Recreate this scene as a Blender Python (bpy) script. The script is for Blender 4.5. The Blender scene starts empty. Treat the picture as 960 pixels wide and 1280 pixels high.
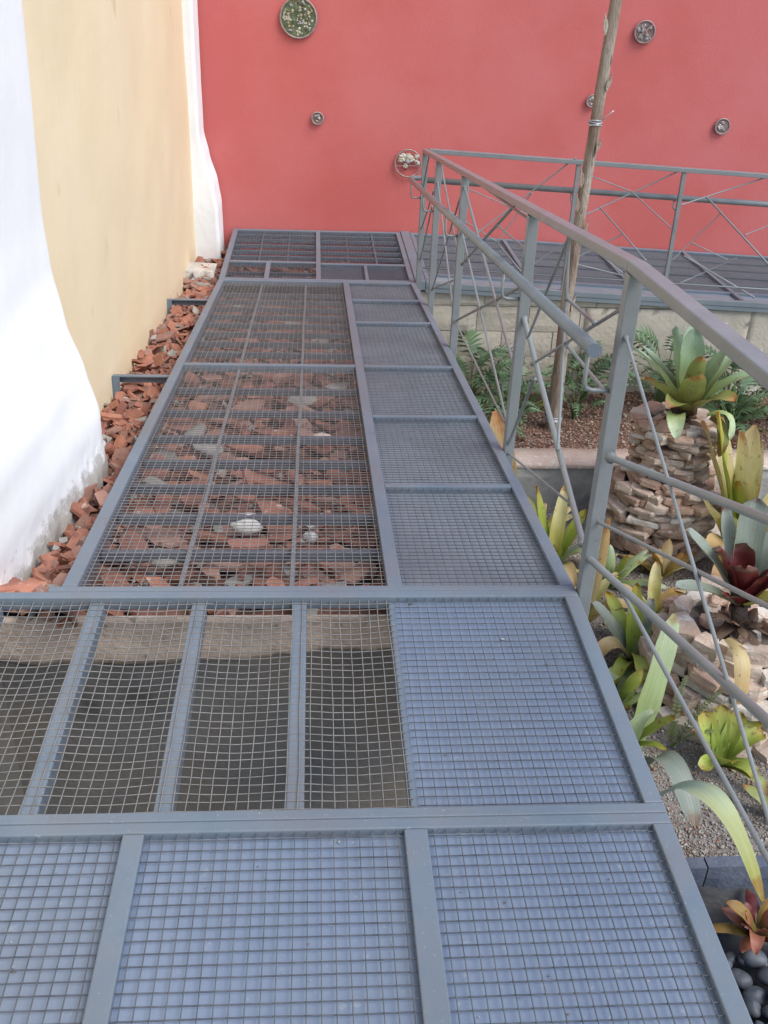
import bpy, math, random
import numpy as np
from mathutils import Vector, Matrix, noise

random.seed(7)
SC = bpy.context.scene
COL = SC.collection

# ------------------------------------------------------------------ camera
PITCH, ROLL, YAW = 0.5093, 0.0413, 0.0802
cam_d = bpy.data.cameras.new("camera")
cam = bpy.data.objects.new("camera", cam_d)
COL.objects.link(cam)
fw = Vector((math.sin(YAW) * math.cos(PITCH), math.cos(YAW) * math.cos(PITCH), -math.sin(PITCH)))
rt = Vector((math.cos(YAW), -math.sin(YAW), 0))
up = rt.cross(fw)
rt2 = rt * math.cos(ROLL) + up * math.sin(ROLL)
up2 = -rt * math.sin(ROLL) + up * math.cos(ROLL)
M3 = Matrix((rt2, up2, -fw)).transposed()
cam.matrix_world = Matrix.Translation((-0.733, -2.293, 1.5328)) @ M3.to_4x4()
cam_d.sensor_fit = 'HORIZONTAL'
cam_d.sensor_width = 36.0
cam_d.lens = 1248.65 / 960 * 36.0
cam_d.clip_start = 0.05
cam_d.clip_end = 500
SC.camera = cam

# ------------------------------------------------------------------ light
SUN_EL, SUN_AZ = math.radians(52), math.radians(128)     # azimuth clockwise from +Y
w = bpy.data.worlds.new("World")
SC.world = w
w.use_nodes = True
nt = w.node_tree
nt.nodes.clear()
o_ = nt.nodes.new('ShaderNodeOutputWorld')
b_ = nt.nodes.new('ShaderNodeBackground')
s_ = nt.nodes.new('ShaderNodeTexSky')
s_.sky_type = 'NISHITA'
s_.sun_disc = False
s_.sun_elevation = SUN_EL
s_.sun_rotation = SUN_AZ
s_.air_density = 1.0
s_.dust_density = 1.0
s_.ozone_density = 1.0
b_.inputs['Strength'].default_value = 0.15
nt.links.new(s_.outputs[0], b_.inputs[0])
nt.links.new(b_.outputs[0], o_.inputs[0])
sl = bpy.data.lights.new("sun", 'SUN')
sl.energy = 1.55
sl.angle = math.radians(36)
sl.color = (1.0, 0.96, 0.9)
so = bpy.data.objects.new("sun", sl)
COL.objects.link(so)
sd = Vector((math.sin(SUN_AZ) * math.cos(SUN_EL), math.cos(SUN_AZ) * math.cos(SUN_EL), math.sin(SUN_EL)))
so.rotation_euler = sd.to_track_quat('Z', 'Y').to_euler()
so.location = (0, -4, 8)
SC.view_settings.view_transform = 'Standard'
SC.view_settings.look = 'None'
SC.view_settings.gamma = 1.0
SC.view_settings.use_curve_mapping = False
SC.view_settings.exposure = 0.85

# ------------------------------------------------------------------ helpers
def tag(o, label, cat, group=None, kind=None):
    o["label"] = label
    o["category"] = cat
    if group: o["group"] = group
    if kind: o["kind"] = kind
    return o

def structure(o):
    o["kind"] = "structure"
    return o

def empty(name, loc=(0, 0, 0), rot=(0, 0, 0)):
    o = bpy.data.objects.new(name, None)
    o.empty_display_size = 0.1
    COL.objects.link(o)
    o.location = loc
    o.rotation_euler = rot
    return o

def link(name, me, mat=None, parent=None, loc=(0, 0, 0), rot=None):
    o = bpy.data.objects.new(name, me)
    COL.objects.link(o)
    if mat is not None and len(me.materials) == 0: me.materials.append(mat)
    if parent is not None: o.parent = parent
    o.location = loc
    if rot is not None: o.rotation_euler = rot
    return o

class MB:
    def __init__(s): s.v = []; s.f = []; s.uv = []
    def box(s, x0, x1, y0, y1, z0, z1):
        n = len(s.v)
        s.v += [(x, y, z) for z in (z0, z1) for (x, y) in ((x0, y0), (x1, y0), (x1, y1), (x0, y1))]
        s.f += [(n+3, n+2, n+1, n), (n+4, n+5, n+6, n+7)] + [(n+i, n+(i+1) % 4, n+4+(i+1) % 4, n+4+i) for i in range(4)]
        return s
    def bar(s, a, b, wx, wz, upv=(0, 0, 1)):
        a = Vector(a); b = Vector(b); d = (b-a).normalized(); r = d.cross(Vector(upv)).normalized(); u = r.cross(d)
        n = len(s.v)
        for p in (a, b):
            for i, j in ((-1, -1), (1, -1), (1, 1), (-1, 1)):
                s.v.append(tuple(p + r*i*wx/2 + u*j*wz/2))
        s.f += [(n, n+1, n+2, n+3), (n+7, n+6, n+5, n+4)] + [(n+(i+1) % 4, n+i, n+4+i, n+4+(i+1) % 4) for i in range(4)]
        return s
    def tube(s, pts, r, n=8, cap=True):
        pts = [Vector(p) for p in pts]; rr = r if isinstance(r, (list, tuple)) else [r]*len(pts)
        base = len(s.v); u = None
        for i, p in enumerate(pts):
            d = (pts[min(i+1, len(pts)-1)] - pts[max(i-1, 0)]).normalized()
            if u is None:
                u = d.orthogonal().normalized()
            u = (u - d*u.dot(d)).normalized(); q = d.cross(u)
            for k in range(n):
                a = 2*math.pi*k/n
                s.v.append(tuple(p + (u*math.cos(a)+q*math.sin(a))*rr[i]))
        for i in range(len(pts)-1):
            for k in range(n):
                a0 = base+i*n+k; a1 = base+i*n+(k+1) % n
                s.f.append((a0, a1, a1+n, a0+n))
        if cap:
            s.f.append(tuple(base+k for k in range(n))[::-1])
            s.f.append(tuple(base+(len(pts)-1)*n+k for k in range(n)))
        return s
    def mesh(s, name, smooth=False):
        me = bpy.data.meshes.new(name)
        me.from_pydata(s.v, [], s.f)
        if s.uv:
            ul = me.uv_layers.new(name="UVMap")
            idx = np.zeros(len(me.loops), dtype=np.int32); me.loops.foreach_get("vertex_index", idx)
            ul.data.foreach_set("uv", np.array(s.uv, dtype=np.float32)[idx].ravel())
        if smooth: me.polygons.foreach_set("use_smooth", [True]*len(me.polygons))
        me.update()
        return me
    def build(s, name, mat, parent=None, smooth=False, bevel=0):
        o = link(name, s.mesh(name, smooth), mat, parent)
        if bevel:
            m = o.modifiers.new("bevel", 'BEVEL'); m.width = bevel; m.segments = 2; m.limit_method = 'ANGLE'
        return o

def nz(x, y, z=0.0, sc=1.0):
    return noise.noise(Vector((x*sc, y*sc, z*sc)))

# ------------------------------------------------------------------ materials
MATS = {}
def mat(name, c1, c2=None, scale=6.0, rough=0.7, bump=0.0, bscale=60.0, metal=0.0, speck=None, sscale=80.0, sthr=0.62,
        stretch=None, detail=6.0, low=0.35, high=0.65, c3=None, c3scale=1.2, bdist=0.01, spec=0.5, objrand=0.0):
    m = bpy.data.materials.new(name); m.use_nodes = True; MATS[name] = m
    t = m.node_tree; N = t.nodes; L = t.links
    bs = N['Principled BSDF']
    bs.inputs['Roughness'].default_value = rough; bs.inputs['Metallic'].default_value = metal
    bs.inputs['Specular IOR Level'].default_value = spec
    tc = N.new('ShaderNodeTexCoord'); src = tc.outputs['Object']
    geo = N.new('ShaderNodeNewGeometry'); src = geo.outputs['Position']
    if stretch:
        mp = N.new('ShaderNodeMapping'); mp.inputs['Scale'].default_value = stretch
        L.new(src, mp.inputs[0]); src = mp.outputs[0]
    def ramp(scale, a, b, ca, cb, det=detail):
        n = N.new('ShaderNodeTexNoise'); n.inputs['Scale'].default_value = scale; n.inputs['Detail'].default_value = det
        n.inputs['Roughness'].default_value = 0.6
        L.new(src, n.inputs['Vector'])
        r = N.new('ShaderNodeValToRGB'); r.color_ramp.elements[0].position = a; r.color_ramp.elements[1].position = b
        r.color_ramp.elements[0].color = (*ca, 1); r.color_ramp.elements[1].color = (*cb, 1)
        L.new(n.outputs[0], r.inputs[0]); return r.outputs[0]
    def mix(fac, a, b, mode='MIX'):
        x = N.new('ShaderNodeMix'); x.data_type = 'RGBA'; x.blend_type = mode
        if hasattr(fac, 'links'): L.new(fac, x.inputs[0])
        else: x.inputs[0].default_value = fac
        for v, k in ((a, 6), (b, 7)):
            if hasattr(v, 'links'): L.new(v, x.inputs[k])
            else: x.inputs[k].default_value = (*v, 1)
        return x.outputs[2]
    col = ramp(scale, low, high, c1, c2 or c1)
    if c3:
        f = ramp(c3scale, .42, .66, (0, 0, 0), (1, 1, 1)); col = mix(f, col, c3)
    if speck:
        f = ramp(sscale, sthr, sthr+.06, (0, 0, 0), (1, 1, 1), 2.0); col = mix(f, col, speck)
    if objrand:
        oi = N.new('ShaderNodeObjectInfo'); mr = N.new('ShaderNodeMapRange')
        mr.inputs[3].default_value = 1-objrand; mr.inputs[4].default_value = 1+objrand
        L.new(oi.outputs['Random'], mr.inputs[0])
        hs = N.new('ShaderNodeHueSaturation'); L.new(mr.outputs[0], hs.inputs['Value']); L.new(col, hs.inputs['Color']); col = hs.outputs[0]
    L.new(col, bs.inputs['Base Color'])
    if bump:
        n = N.new('ShaderNodeTexNoise'); n.inputs['Scale'].default_value = bscale; n.inputs['Detail'].default_value = 5
        L.new(src, n.inputs['Vector'])
        bp = N.new('ShaderNodeBump'); bp.inputs['Strength'].default_value = bump; bp.inputs['Distance'].default_value = bdist
        L.new(n.outputs[0], bp.inputs['Height']); L.new(bp.outputs[0], bs.inputs['Normal'])
    return m

STEEL = mat('grey_paint', (.135, .174, .215), (.175, .216, .256), 7, .5, .06, 300, speck=(.26, .28, .30), sscale=130, sthr=.66, c3=(.155, .17, .19), c3scale=3.5)
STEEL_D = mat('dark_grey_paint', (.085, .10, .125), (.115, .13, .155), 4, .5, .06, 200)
PLATE = mat('plate_paint', (.192, .243, .332), (.222, .275, .366), 2.4, .42, .08, 90, speck=(.27, .31, .36), sscale=42, sthr=.665, c3=(.20, .242, .308), c3scale=2.2)
WIRE = mat('wire_grey', (.065, .075, .092), (.125, .135, .15), 20, .55)
WIRE_L = mat('pale_wire', (.17, .167, .16), (.25, .243, .23), 20, .5)  # paler grey wire colour for the open mesh sections
PLATE_R = mat('ramp_plate_paint', (.21, .248, .278), (.255, .295, .322), 3.0, .5, .05, 120, speck=(.27, .285, .30), sscale=48, sthr=.67, c3=(.18, .20, .225), c3scale=1.6)
RAIL = mat('rail_paint', (.18, .196, .203), (.232, .248, .254), 9, .3, .08, 160, speck=(.17, .12, .09), sscale=34, sthr=.705, c3=(.205, .225, .222), c3scale=4)
RUSTROD = mat('rebar_paint', (.17, .175, .19), (.24, .235, .235), 40, .6, .3, 220)
REDW = mat('red_plaster', (.525, .118, .106), (.55, .130, .118), 1.6, .85, .35, 55, c3=(.56, .15, .142), c3scale=.8, bdist=.004)
YELW = mat('yellow_plaster', speck=(.70, .54, .34), sscale=3.2, sthr=.69, c1=(.80, .665, .43), c2=(.825, .695, .465), scale=1.5, rough=.85, bump=.3, bscale=14, c3=(.78, .635, .395), c3scale=1.1, bdist=.008, stretch=(1, 1, .8))
WHITEW = mat('white_limewash', (.80, .80, .785), (.85, .85, .835), 4, .85, .35, 30, bdist=.004)
def grime_foot(m, zc, spread, colour, scale=9.0):
    t = m.node_tree; N = t.nodes; L = t.links; bs = N['Principled BSDF']
    src = bs.inputs['Base Color'].links[0].from_socket
    geo = N.new('ShaderNodeNewGeometry'); sp = N.new('ShaderNodeSeparateXYZ'); L.new(geo.outputs['Position'], sp.inputs[0])
    n = N.new('ShaderNodeTexNoise'); n.inputs['Scale'].default_value = scale; n.inputs['Detail'].default_value = 7; n.inputs['Roughness'].default_value = .7
    L.new(geo.outputs['Position'], n.inputs[0])
    a = N.new('ShaderNodeMath'); a.operation = 'MULTIPLY_ADD'; a.inputs[1].default_value = spread; L.new(n.outputs[0], a.inputs[0]); L.new(sp.outputs[2], a.inputs[2])
    r = N.new('ShaderNodeMapRange'); r.inputs[1].default_value = zc+spread*.5+.03; r.inputs[2].default_value = zc+spread*.5-.03; L.new(a.outputs[0], r.inputs[0])
    x = N.new('ShaderNodeMix'); x.data_type = 'RGBA'; L.new(r.outputs[0], x.inputs[0]); L.new(src, x.inputs[6]); x.inputs[7].default_value = (*colour, 1)
    L.new(x.outputs[2], bs.inputs['Base Color'])
grime_foot(WHITEW, -.13, .42, (.46, .44, .40), 11.0)
WHITEOLD = mat('flaky_limewash', (.44, .42, .37), (.62, .60, .55), 9, .9, .8, 30, speck=(.45, .43, .40), sscale=26, sthr=.66, bdist=.02)
CONC = mat('old_render', (.38, .34, .27), (.47, .425, .345), 5, .9, .5, 40, c3=(.51, .445, .35), c3scale=1.7, speck=(.62, .60, .55), sscale=14, sthr=.68, objrand=.05)
MORTAR = mat('mortar', (.34, .31, .25), (.43, .39, .32), 18, .95, .8, 60)
CONC_D = mat('dark_concrete', (.135, .136, .138), (.185, .184, .182), 3, .85, .3, 60, c3=(.205, .18, .15), c3scale=1.6, speck=(.10, .096, .09), sscale=4, sthr=.64)  # darker grey concrete of the pit faces and floor
CONC_B = mat('beige_concrete', (.60, .48, .395), (.74, .61, .51), 10, .9, .7, 40, speck=(.36, .31, .25), sscale=22, sthr=.64)
KERBTOP = mat('kerb_top', (.50, .36, .28), (.56, .46, .37), 7, .9, .6, 50, speck=(.6, .55, .48), sscale=30, sthr=.6)
KERB = mat('kerb_face', (.33, .32, .285), (.41, .395, .355), 6, .9, .5, 40, c3=(.28, .27, .24), c3scale=2)
SOIL = mat('mulch_soil', (.10, .058, .038), (.19, .11, .075), 25, .95, .9, 60, speck=(.28, .19, .14), sscale=90, sthr=.58)
GRAVELBED = mat('gravel_bed', (.17, .15, .13), (.28, .25, .22), 60, .95, 1.0, 120, speck=(.42, .40, .37), sscale=140, sthr=.6)
GROUND = mat('earth', (.10, .08, .06), (.16, .125, .09), 4, .95, .5, 20)
RUBBASE = mat('rubble_dirt', (.12, .06, .04), (.24, .12, .08), 18, .95, .9, 40)
TERRA = [mat('terracotta_a', (.31, .125, .078), (.40, .18, .118), 14, .85, .35, 90, objrand=.22, speck=(.55, .36, .27), sscale=20, sthr=.66),
         mat('terracotta_b', (.265, .105, .072), (.345, .155, .112), 14, .85, .35, 90, objrand=.22, speck=(.24, .13, .10), sscale=18, sthr=.64),
         mat('terracotta_c', (.28, .145, .11), (.38, .22, .17), 14, .9, .35, 90, objrand=.22)]
SLATE = mat('grey_shard', (.26, .245, .225), (.38, .355, .32), 12, .9, .4, 70, objrand=.2)
WHITESTONE = mat('white_stone', (.50, .49, .46), (.66, .65, .62), 9, .85, .5, 60)
STONE = [mat('sandstone_a', (.43, .315, .235), (.60, .485, .385), 9, .9, .8, 45, objrand=.18, speck=(.66, .60, .52), sscale=16, sthr=.60, stretch=(1, 1, 2.5)),
         mat('sandstone_b', (.33, .205, .145), (.49, .345, .255), 11, .9, .8, 45, objrand=.18, speck=(.58, .50, .42), sscale=20, sthr=.62, stretch=(1, 1, 2.5)),
         mat('sandstone_c', (.50, .435, .355), (.65, .59, .51), 9, .9, .8, 45, objrand=.15, speck=(.36, .22, .15), sscale=12, sthr=.63)]
COREMAT = mat('pedestal_core', (.10, .075, .06), (.18, .14, .11), 20, .95, .6, 60)
BARK = mat('peeling_bark', (.19, .125, .085), (.33, .245, .18), 5, .85, .9, 30, stretch=(5, 5, .8), c3=(.46, .40, .32), c3scale=2.2, speck=(.09, .06, .045), sscale=7, sthr=.62, bdist=.02)
TIEWIRE = mat('tie_wire', (.45, .47, .48), (.58, .60, .61), 30, .35, metal=.4)
ROOT = mat('root_ball', (.028, .02, .016), (.07, .045, .035), 40, .95, .8, 90)
LINER = mat('pond_liner', (.012, .013, .016), (.022, .024, .028), 8, .4, .4, 12)
PONDKERB = mat('slate_kerb', (.085, .10, .135), (.12, .135, .17), 10, .6, .4, 60)
PEB = mat('river_pebble', (.06, .07, .085), (.11, .12, .135), 12, .55, .1, 60, objrand=.35)
HOOP = mat('hoop_iron', (.26, .19, .175), (.40, .31, .29), 30, .6, metal=.3)
HOLE = mat('recess_dark', (.16, .10, .095), (.26, .18, .17), 20, .9)
CRYST = [mat('pale_crystal', (.36, .33, .26), (.60, .56, .47), 40, .25, .4, 90), mat('amber_crystal', (.36, .29, .17), (.55, .46, .30), 40, .25, .4, 90),
         mat('green_glass', (.055, .075, .035), (.15, .18, .085), 40, .2, .3, 90), mat('grey_glass', (.20, .19, .19), (.52, .50, .49), 40, .2, .3, 90),
         mat('red_glass', (.20, .05, .04), (.30, .09, .07), 40, .2, .3, 90)]
BRASS_LEAF = None

def leafmat(name, stops, rough=.42, streak=.18, edge=None, spot=None):
    """colour runs from the leaf base (v=0) to its tip (v=1), as on the plant"""
    m = bpy.data.materials.new(name); m.use_nodes = True
    t = m.node_tree; N = t.nodes; L = t.links; bs = N['Principled BSDF']
    uv = N.new('ShaderNodeUVMap'); sp = N.new('ShaderNodeSeparateXYZ'); L.new(uv.outputs[0], sp.inputs[0])
    geo = N.new('ShaderNodeNewGeometry')
    n1 = N.new('ShaderNodeTexNoise'); n1.inputs['Scale'].default_value = 9; n1.inputs['Detail'].default_value = 4; L.new(geo.outputs['Position'], n1.inputs[0])
    ma = N.new('ShaderNodeMath'); ma.operation = 'MULTIPLY_ADD'; ma.inputs[1].default_value = .35; L.new(n1.outputs[0], ma.inputs[0])
    sb = N.new('ShaderNodeMath'); sb.operation = 'SUBTRACT'; sb.inputs[1].default_value = .175; L.new(sp.outputs[1], sb.inputs[0]); L.new(sb.outputs[0], ma.inputs[2])
    r = N.new('ShaderNodeValToRGB')
    el = r.color_ramp.elements
    while len(el) < len(stops): el.new(.5)
    for e, (p, c) in zip(el, stops): e.position = p*.94; e.color = (*c, 1)
    lt = el.new(1.0); c9 = stops[-1][1]; lt.color = (c9[0]*.75+.03, c9[1]*.55, c9[2]*.45, 1)
    L.new(ma.outputs[0], r.inputs[0]); col = r.outputs[0]
    # lengthwise streaks
    mp = N.new('ShaderNodeMapping'); mp.inputs['Scale'].default_value = (26, 1.5, 1); L.new(uv.outputs[0], mp.inputs[0])
    n2 = N.new('ShaderNodeTexNoise'); n2.inputs['Scale'].default_value = 1; n2.inputs['Detail'].default_value = 3; L.new(mp.outputs[0], n2.inputs[0])
    mr = N.new('ShaderNodeMapRange'); mr.inputs[1].default_value = .3; mr.inputs[2].default_value = .7; mr.inputs[3].default_value = 1-streak; mr.inputs[4].default_value = 1+streak
    L.new(n2.outputs[0], mr.inputs[0])
    oi = N.new('ShaderNodeObjectInfo'); m2 = N.new('ShaderNodeMapRange'); m2.inputs[3].default_value = .82; m2.inputs[4].default_value = 1.14; L.new(oi.outputs['Random'], m2.inputs[0])
    mm = N.new('ShaderNodeMath'); mm.operation = 'MULTIPLY'; L.new(mr.outputs[0], mm.inputs[0]); L.new(m2.outputs[0], mm.inputs[1])
    hs = N.new('ShaderNodeHueSaturation'); L.new(col, hs.inputs['Color']); L.new(mm.outputs[0], hs.inputs['Value']); col = hs.outputs[0]
    if spot:
        n3 = N.new('ShaderNodeTexNoise'); n3.inputs['Scale'].default_value = 32; n3.inputs['Detail'].default_value = 3; L.new(geo.outputs['Position'], n3.inputs[0])
        rr = N.new('ShaderNodeValToRGB'); rr.color_ramp.elements[0].position = .62; rr.color_ramp.elements[1].position = .70; L.new(n3.outputs[0], rr.inputs[0])
        x = N.new('ShaderNodeMix'); x.data_type = 'RGBA'; L.new(rr.outputs[0], x.inputs[0]); L.new(col, x.inputs[6]); x.inputs[7].default_value = (*spot, 1); col = x.outputs[2]
    L.new(col, bs.inputs['Base Color']); bs.inputs['Roughness'].default_value = rough
    bp = N.new('ShaderNodeBump'); bp.inputs['Strength'].default_value = .5; bp.inputs['Distance'].default_value = .003
    L.new(n2.outputs[0], bp.inputs['Height']); L.new(bp.outputs[0], bs.inputs['Normal'])
    tr = N.new('ShaderNodeBsdfTranslucent'); L.new(col, tr.inputs[0])
    ms = N.new('ShaderNodeMixShader'); ms.inputs[0].default_value = .22
    out = N['Material Output']; L.new(bs.outputs[0], ms.inputs[1]); L.new(tr.outputs[0], ms.inputs[2]); L.new(ms.outputs[0], out.inputs[0])
    return m

L_SILVER = leafmat('leaf_silver_green', [(0, (.20, .16, .08)), (.22, (.20, .25, .08)), (.55, (.26, .36, .17)), (1, (.33, .46, .33))], spot=(.24, .22, .10))
L_OLIVE = leafmat('leaf_olive', [(0, (.14, .06, .03)), (.3, (.22, .22, .06)), (.8, (.28, .32, .09)), (1, (.40, .20, .07))], spot=(.22, .12, .05))
L_YELLOW = leafmat('leaf_yellow', [(0, (.30, .30, .07)), (.4, (.46, .42, .11)), (.8, (.66, .60, .31)), (1, (.66, .52, .26))], spot=(.40, .28, .10))
L_LIME = leafmat('leaf_lime', [(0, (.13, .18, .03)), (.4, (.24, .32, .045)), (.8, (.36, .40, .07)), (1, (.42, .34, .06))], spot=(.20, .12, .04))
L_PALE = leafmat('leaf_pale_green', [(0, (.24, .32, .10)), (.5, (.36, .45, .20)), (1, (.46, .56, .36))], spot=(.40, .42, .20))
L_GREY = leafmat('leaf_grey_green', [(0, (.16, .19, .12)), (.5, (.23, .27, .20)), (1, (.28, .32, .27))], spot=(.24, .25, .17))
L_DROOP = leafmat('leaf_sage', [(0, (.30, .40, .32)), (.45, (.34, .44, .34)), (.7, (.42, .46, .22)), (1, (.36, .36, .10))])
L_RED = leafmat('leaf_dark_red', [(0, (.055, .008, .010)), (.5, (.115, .014, .016)), (.85, (.15, .03, .026)), (1, (.17, .10, .07))], rough=.3)
L_TAN = leafmat('leaf_dry_tan', [(0, (.44, .36, .17)), (.5, (.54, .42, .20)), (1, (.50, .33, .14))], spot=(.32, .2, .08))
L_ORANGE = leafmat('leaf_orange', [(0, (.24, .19, .05)), (.6, (.38, .24, .06)), (1, (.42, .20, .06))], spot=(.22, .12, .05))
L_DEAD = leafmat('leaf_dead_brown', [(0, (.05, .03, .02)), (.5, (.11, .065, .04)), (1, (.20, .13, .08))], rough=.8)
L_CORAL = leafmat('leaf_coral', [(0, (.12, .12, .05)), (.5, (.30, .11, .06)), (1, (.34, .12, .07))], spot=(.2, .16, .06))
L_PHILO = leafmat('leaf_deep_green', [(0, (.08, .14, .06)), (.6, (.125, .22, .105)), (1, (.19, .29, .165))], rough=.35)
L_GRASSY = leafmat('leaf_mid_green', [(0, (.06, .13, .03)), (.6, (.10, .21, .045)), (1, (.16, .28, .06))], rough=.35)
L_FERN = leafmat('leaf_fern', [(0, (.16, .20, .06)), (.6, (.26, .32, .12)), (1, (.34, .38, .18))])
STEMM = mat('leaf_stalk', (.07, .11, .04), (.12, .16, .06), 10, .5)
DRYWEED = mat('dry_weed', (.40, .34, .22), (.5, .44, .3), 10, .9)

# ------------------------------------------------------------------ ground and terrain
SL = 0.1128                      # slope of the ramp
def grid(name, x0, x1, y0, y1, nx, ny, fz, m, smooth=True):
    b = MB()
    for j in range(ny+1):
        for i in range(nx+1):
            x = x0+(x1-x0)*i/nx; y = y0+(y1-y0)*j/ny
            b.v.append((x, y, fz(x, y)))
    for j in range(ny):
        for i in range(nx):
            a = j*(nx+1)+i; b.f.append((a, a+1, a+nx+2, a+nx+1))
    return structure(b.build(name, m, None, smooth))

grid('ground', -60, 60, -60, 60, 4, 4, lambda x, y: -2.05, GROUND)
def z_bed(x, y): return -1.60 + .025*nz(x, y, 0, 2.3) + .012*nz(x, y, 3, 9)
def z_soil(x, y): return -1.335 - .06*(y-3.6) + .03*nz(x, y, 5, 2.5) + .012*nz(x, y, 1, 11)
grid('gravel_bed', -.28, 7, .40, 3.43, 110, 60, z_bed, GRAVELBED)
grid('planting_soil', -.28, 7, 3.60, 4.95, 110, 30, z_soil, SOIL)
def z_rub(x, y):
    t = min(1, max(0, (-1.36-x)/.12))
    return -SL*min(y, 4.9) - (.175 - .025*t) - .03*max(0, 1-y/.25)*(1-t) - (.10 if y > 5.35 else 0)*(1-t) + .035*nz(x, y, 0, 4)
grid('rubble_ground', -2.05, -.40, .122, 6.36, 46, 150, z_rub, RUBBASE)

# small stones of the gravel bed: far too many to count
def scatter_bits(name, n, fpos, smin, smax, mats, flat=.7, seed=1, label='', cat=''):
    rng = np.random.default_rng(seed)
    base = np.array([(1, 0, 0), (-.5, .87, 0), (-.5, -.87, 0), (0, 0, 1), (.1, .05, -1)], float)
    faces = np.array([(0, 1, 3), (1, 2, 3), (2, 0, 3), (1, 0, 4), (2, 1, 4), (0, 2, 4)])
    V = np.zeros((n, 5, 3)); 
    for i in range(n):
        p = fpos(rng)
        s = rng.uniform(smin, smax) * (1.8 if rng.random() < .06 else 1)
        q = Matrix.Rotation(rng.uniform(0, 6.28), 3, 'Z') @ Matrix.Rotation(rng.normal(0, .5), 3, 'X')
        b = base*np.array([s*rng.uniform(.7, 1.3), s*rng.uniform(.6, 1.1), s*flat*rng.uniform(.6, 1.2)])
        V[i] = b @ np.array(q).T + p
    F = (faces[None] + (np.arange(n)*5)[:, None, None]).reshape(-1, 3)
    me = bpy.data.meshes.new(name)
    me.vertices.add(n*5); me.vertices.foreach_set("co", V.ravel())
    me.loops.add(len(F)*3); me.loops.foreach_set("vertex_index", F.ravel().astype(np.int32))
    me.polygons.add(len(F)); me.polygons.foreach_set("loop_start", np.arange(0, len(F)*3, 3, dtype=np.int32))
    for m in mats: me.materials.append(m)
    me.update(calc_edges=True)
    me.polygons.foreach_set("material_index", np.repeat(rng.integers(0, len(mats), n), 6).astype(np.int32))
    me.update()
    o = bpy.data.objects.new(name, me); COL.objects.link(o)
    return tag(o, label, cat, kind='stuff')

GR = [mat('grit_a', (.28, .25, .22), (.37, .33, .29), 20, .9), mat('grit_b', (.40, .37, .33), (.50, .47, .43), 20, .9), mat('grit_c', (.18, .16, .14), (.24, .21, .185), 20, .9),
      mat('grit_d', (.27, .15, .10), (.33, .2, .14), 20, .9), mat('grit_e', (.34, .30, .25), (.42, .37, .31), 20, .9)]
def gpos(r):
    y = .44 + 2.94*r.random()**1.15; x = -.05 + (2.2+.1*y)*r.random()
    return np.array([x, y, z_bed(x, y)+.003])
scatter_bits('gravel', 34000, gpos, .004, .009, GR, .7, 3, 'loose grey and brown gravel covering the lower planting bed', 'gravel')
WG = [mat('grit_white', (.7, .7, .68), (.8, .8, .78), 10, .8)]
scatter_bits('white_gravel', 160, gpos, .005, .010, WG, .7, 5, 'scattered white gravel bits among the grey gravel', 'gravel')
MU = [mat('chip_a', (.16, .075, .045), (.23, .115, .075), 30, .95), mat('chip_b', (.26, .14, .095), (.34, .2, .14), 30, .95), mat('chip_c', (.10, .06, .045), (.15, .09, .065), 30, .95), mat('chip_d', (.36, .28, .22), (.44, .36, .29), 30, .95)]
def mpos(r):
    y = 3.62 + 1.25*r.random()**1.2; x = .1 + 2.9*r.random()
    return np.array([x, y, z_soil(x, y)+.004])
scatter_bits('mulch_chips', 11000, mpos, .006, .016, MU, .45, 9, 'reddish brown bark mulch covering the upper planting bed', 'mulch')

# ------------------------------------------------------------------ walls
def slab_wall(name, axis, pos, back, a0, a1, z0, z1, na, nzv, amp, m):
    """a plastered wall with an uneven face and real thickness"""
    b = MB()
    for j in range(nzv+1):
        for i in range(na+1):
            a = a0+(a1-a0)*i/na; z = z0+(z1-z0)*j/nzv
            d = amp*(nz(a, z, 2, .9)+.4*nz(a, z, 7, 2.6))
            b.v.append((pos+d, a, z) if axis == 'x' else (a, pos+d, z))
    for j in range(nzv):
        for i in range(na):
            q = j*(na+1)+i; b.f.append((q, q+1, q+na+2, q+na+1))
    n = len(b.v)
    for (a, z) in ((a0, z0), (a1, z0), (a1, z1), (a0, z1)):
        b.v.append((back, a, z) if axis == 'x' else (a, back, z))
    def edge(ids, p, q):
        for k in range(len(ids)-1): b.f.append((ids[k], ids[k+1], p))
        b.f.append((ids[-1], q, p))
    rw = lambda j: [j*(na+1)+i for i in range(na+1)]
    cl = lambda i: [j*(na+1)+i for j in range(nzv+1)]
    edge(rw(0), n, n+1); edge(cl(na), n+1, n+2); edge(rw(nzv)[::-1], n+2, n+3); edge(cl(0)[::-1], n+3, n)
    b.f.append((n, n+3, n+2, n+1))
    return b.build(name, m, None, False)

o = slab_wall('red_wall', 'y', 6.36, 6.75, -2.1, 11, -2.0, 3.4, 110, 50, .006, REDW)
tag(o, 'tall coral red plastered wall closing the far end', 'wall')
o = slab_wall('yellow_wall', 'x', -1.70, -2.1, -3.6, 6.34, -2.0, 3.4, 120, 60, .014, YELW)
tag(o, 'pale yellow plastered wall along the left of the ramp', 'wall')

def interp(tab, z):
    for (z0, v0), (z1, v1) in zip(tab, tab[1:]):
        if z <= z1:
            t = max(0, (z-z0)/(z1-z0)); t = t*t*(3-2*t)*.5+t*.5
            return v0+(v1-v0)*t
    return tab[-1][1]

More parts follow.
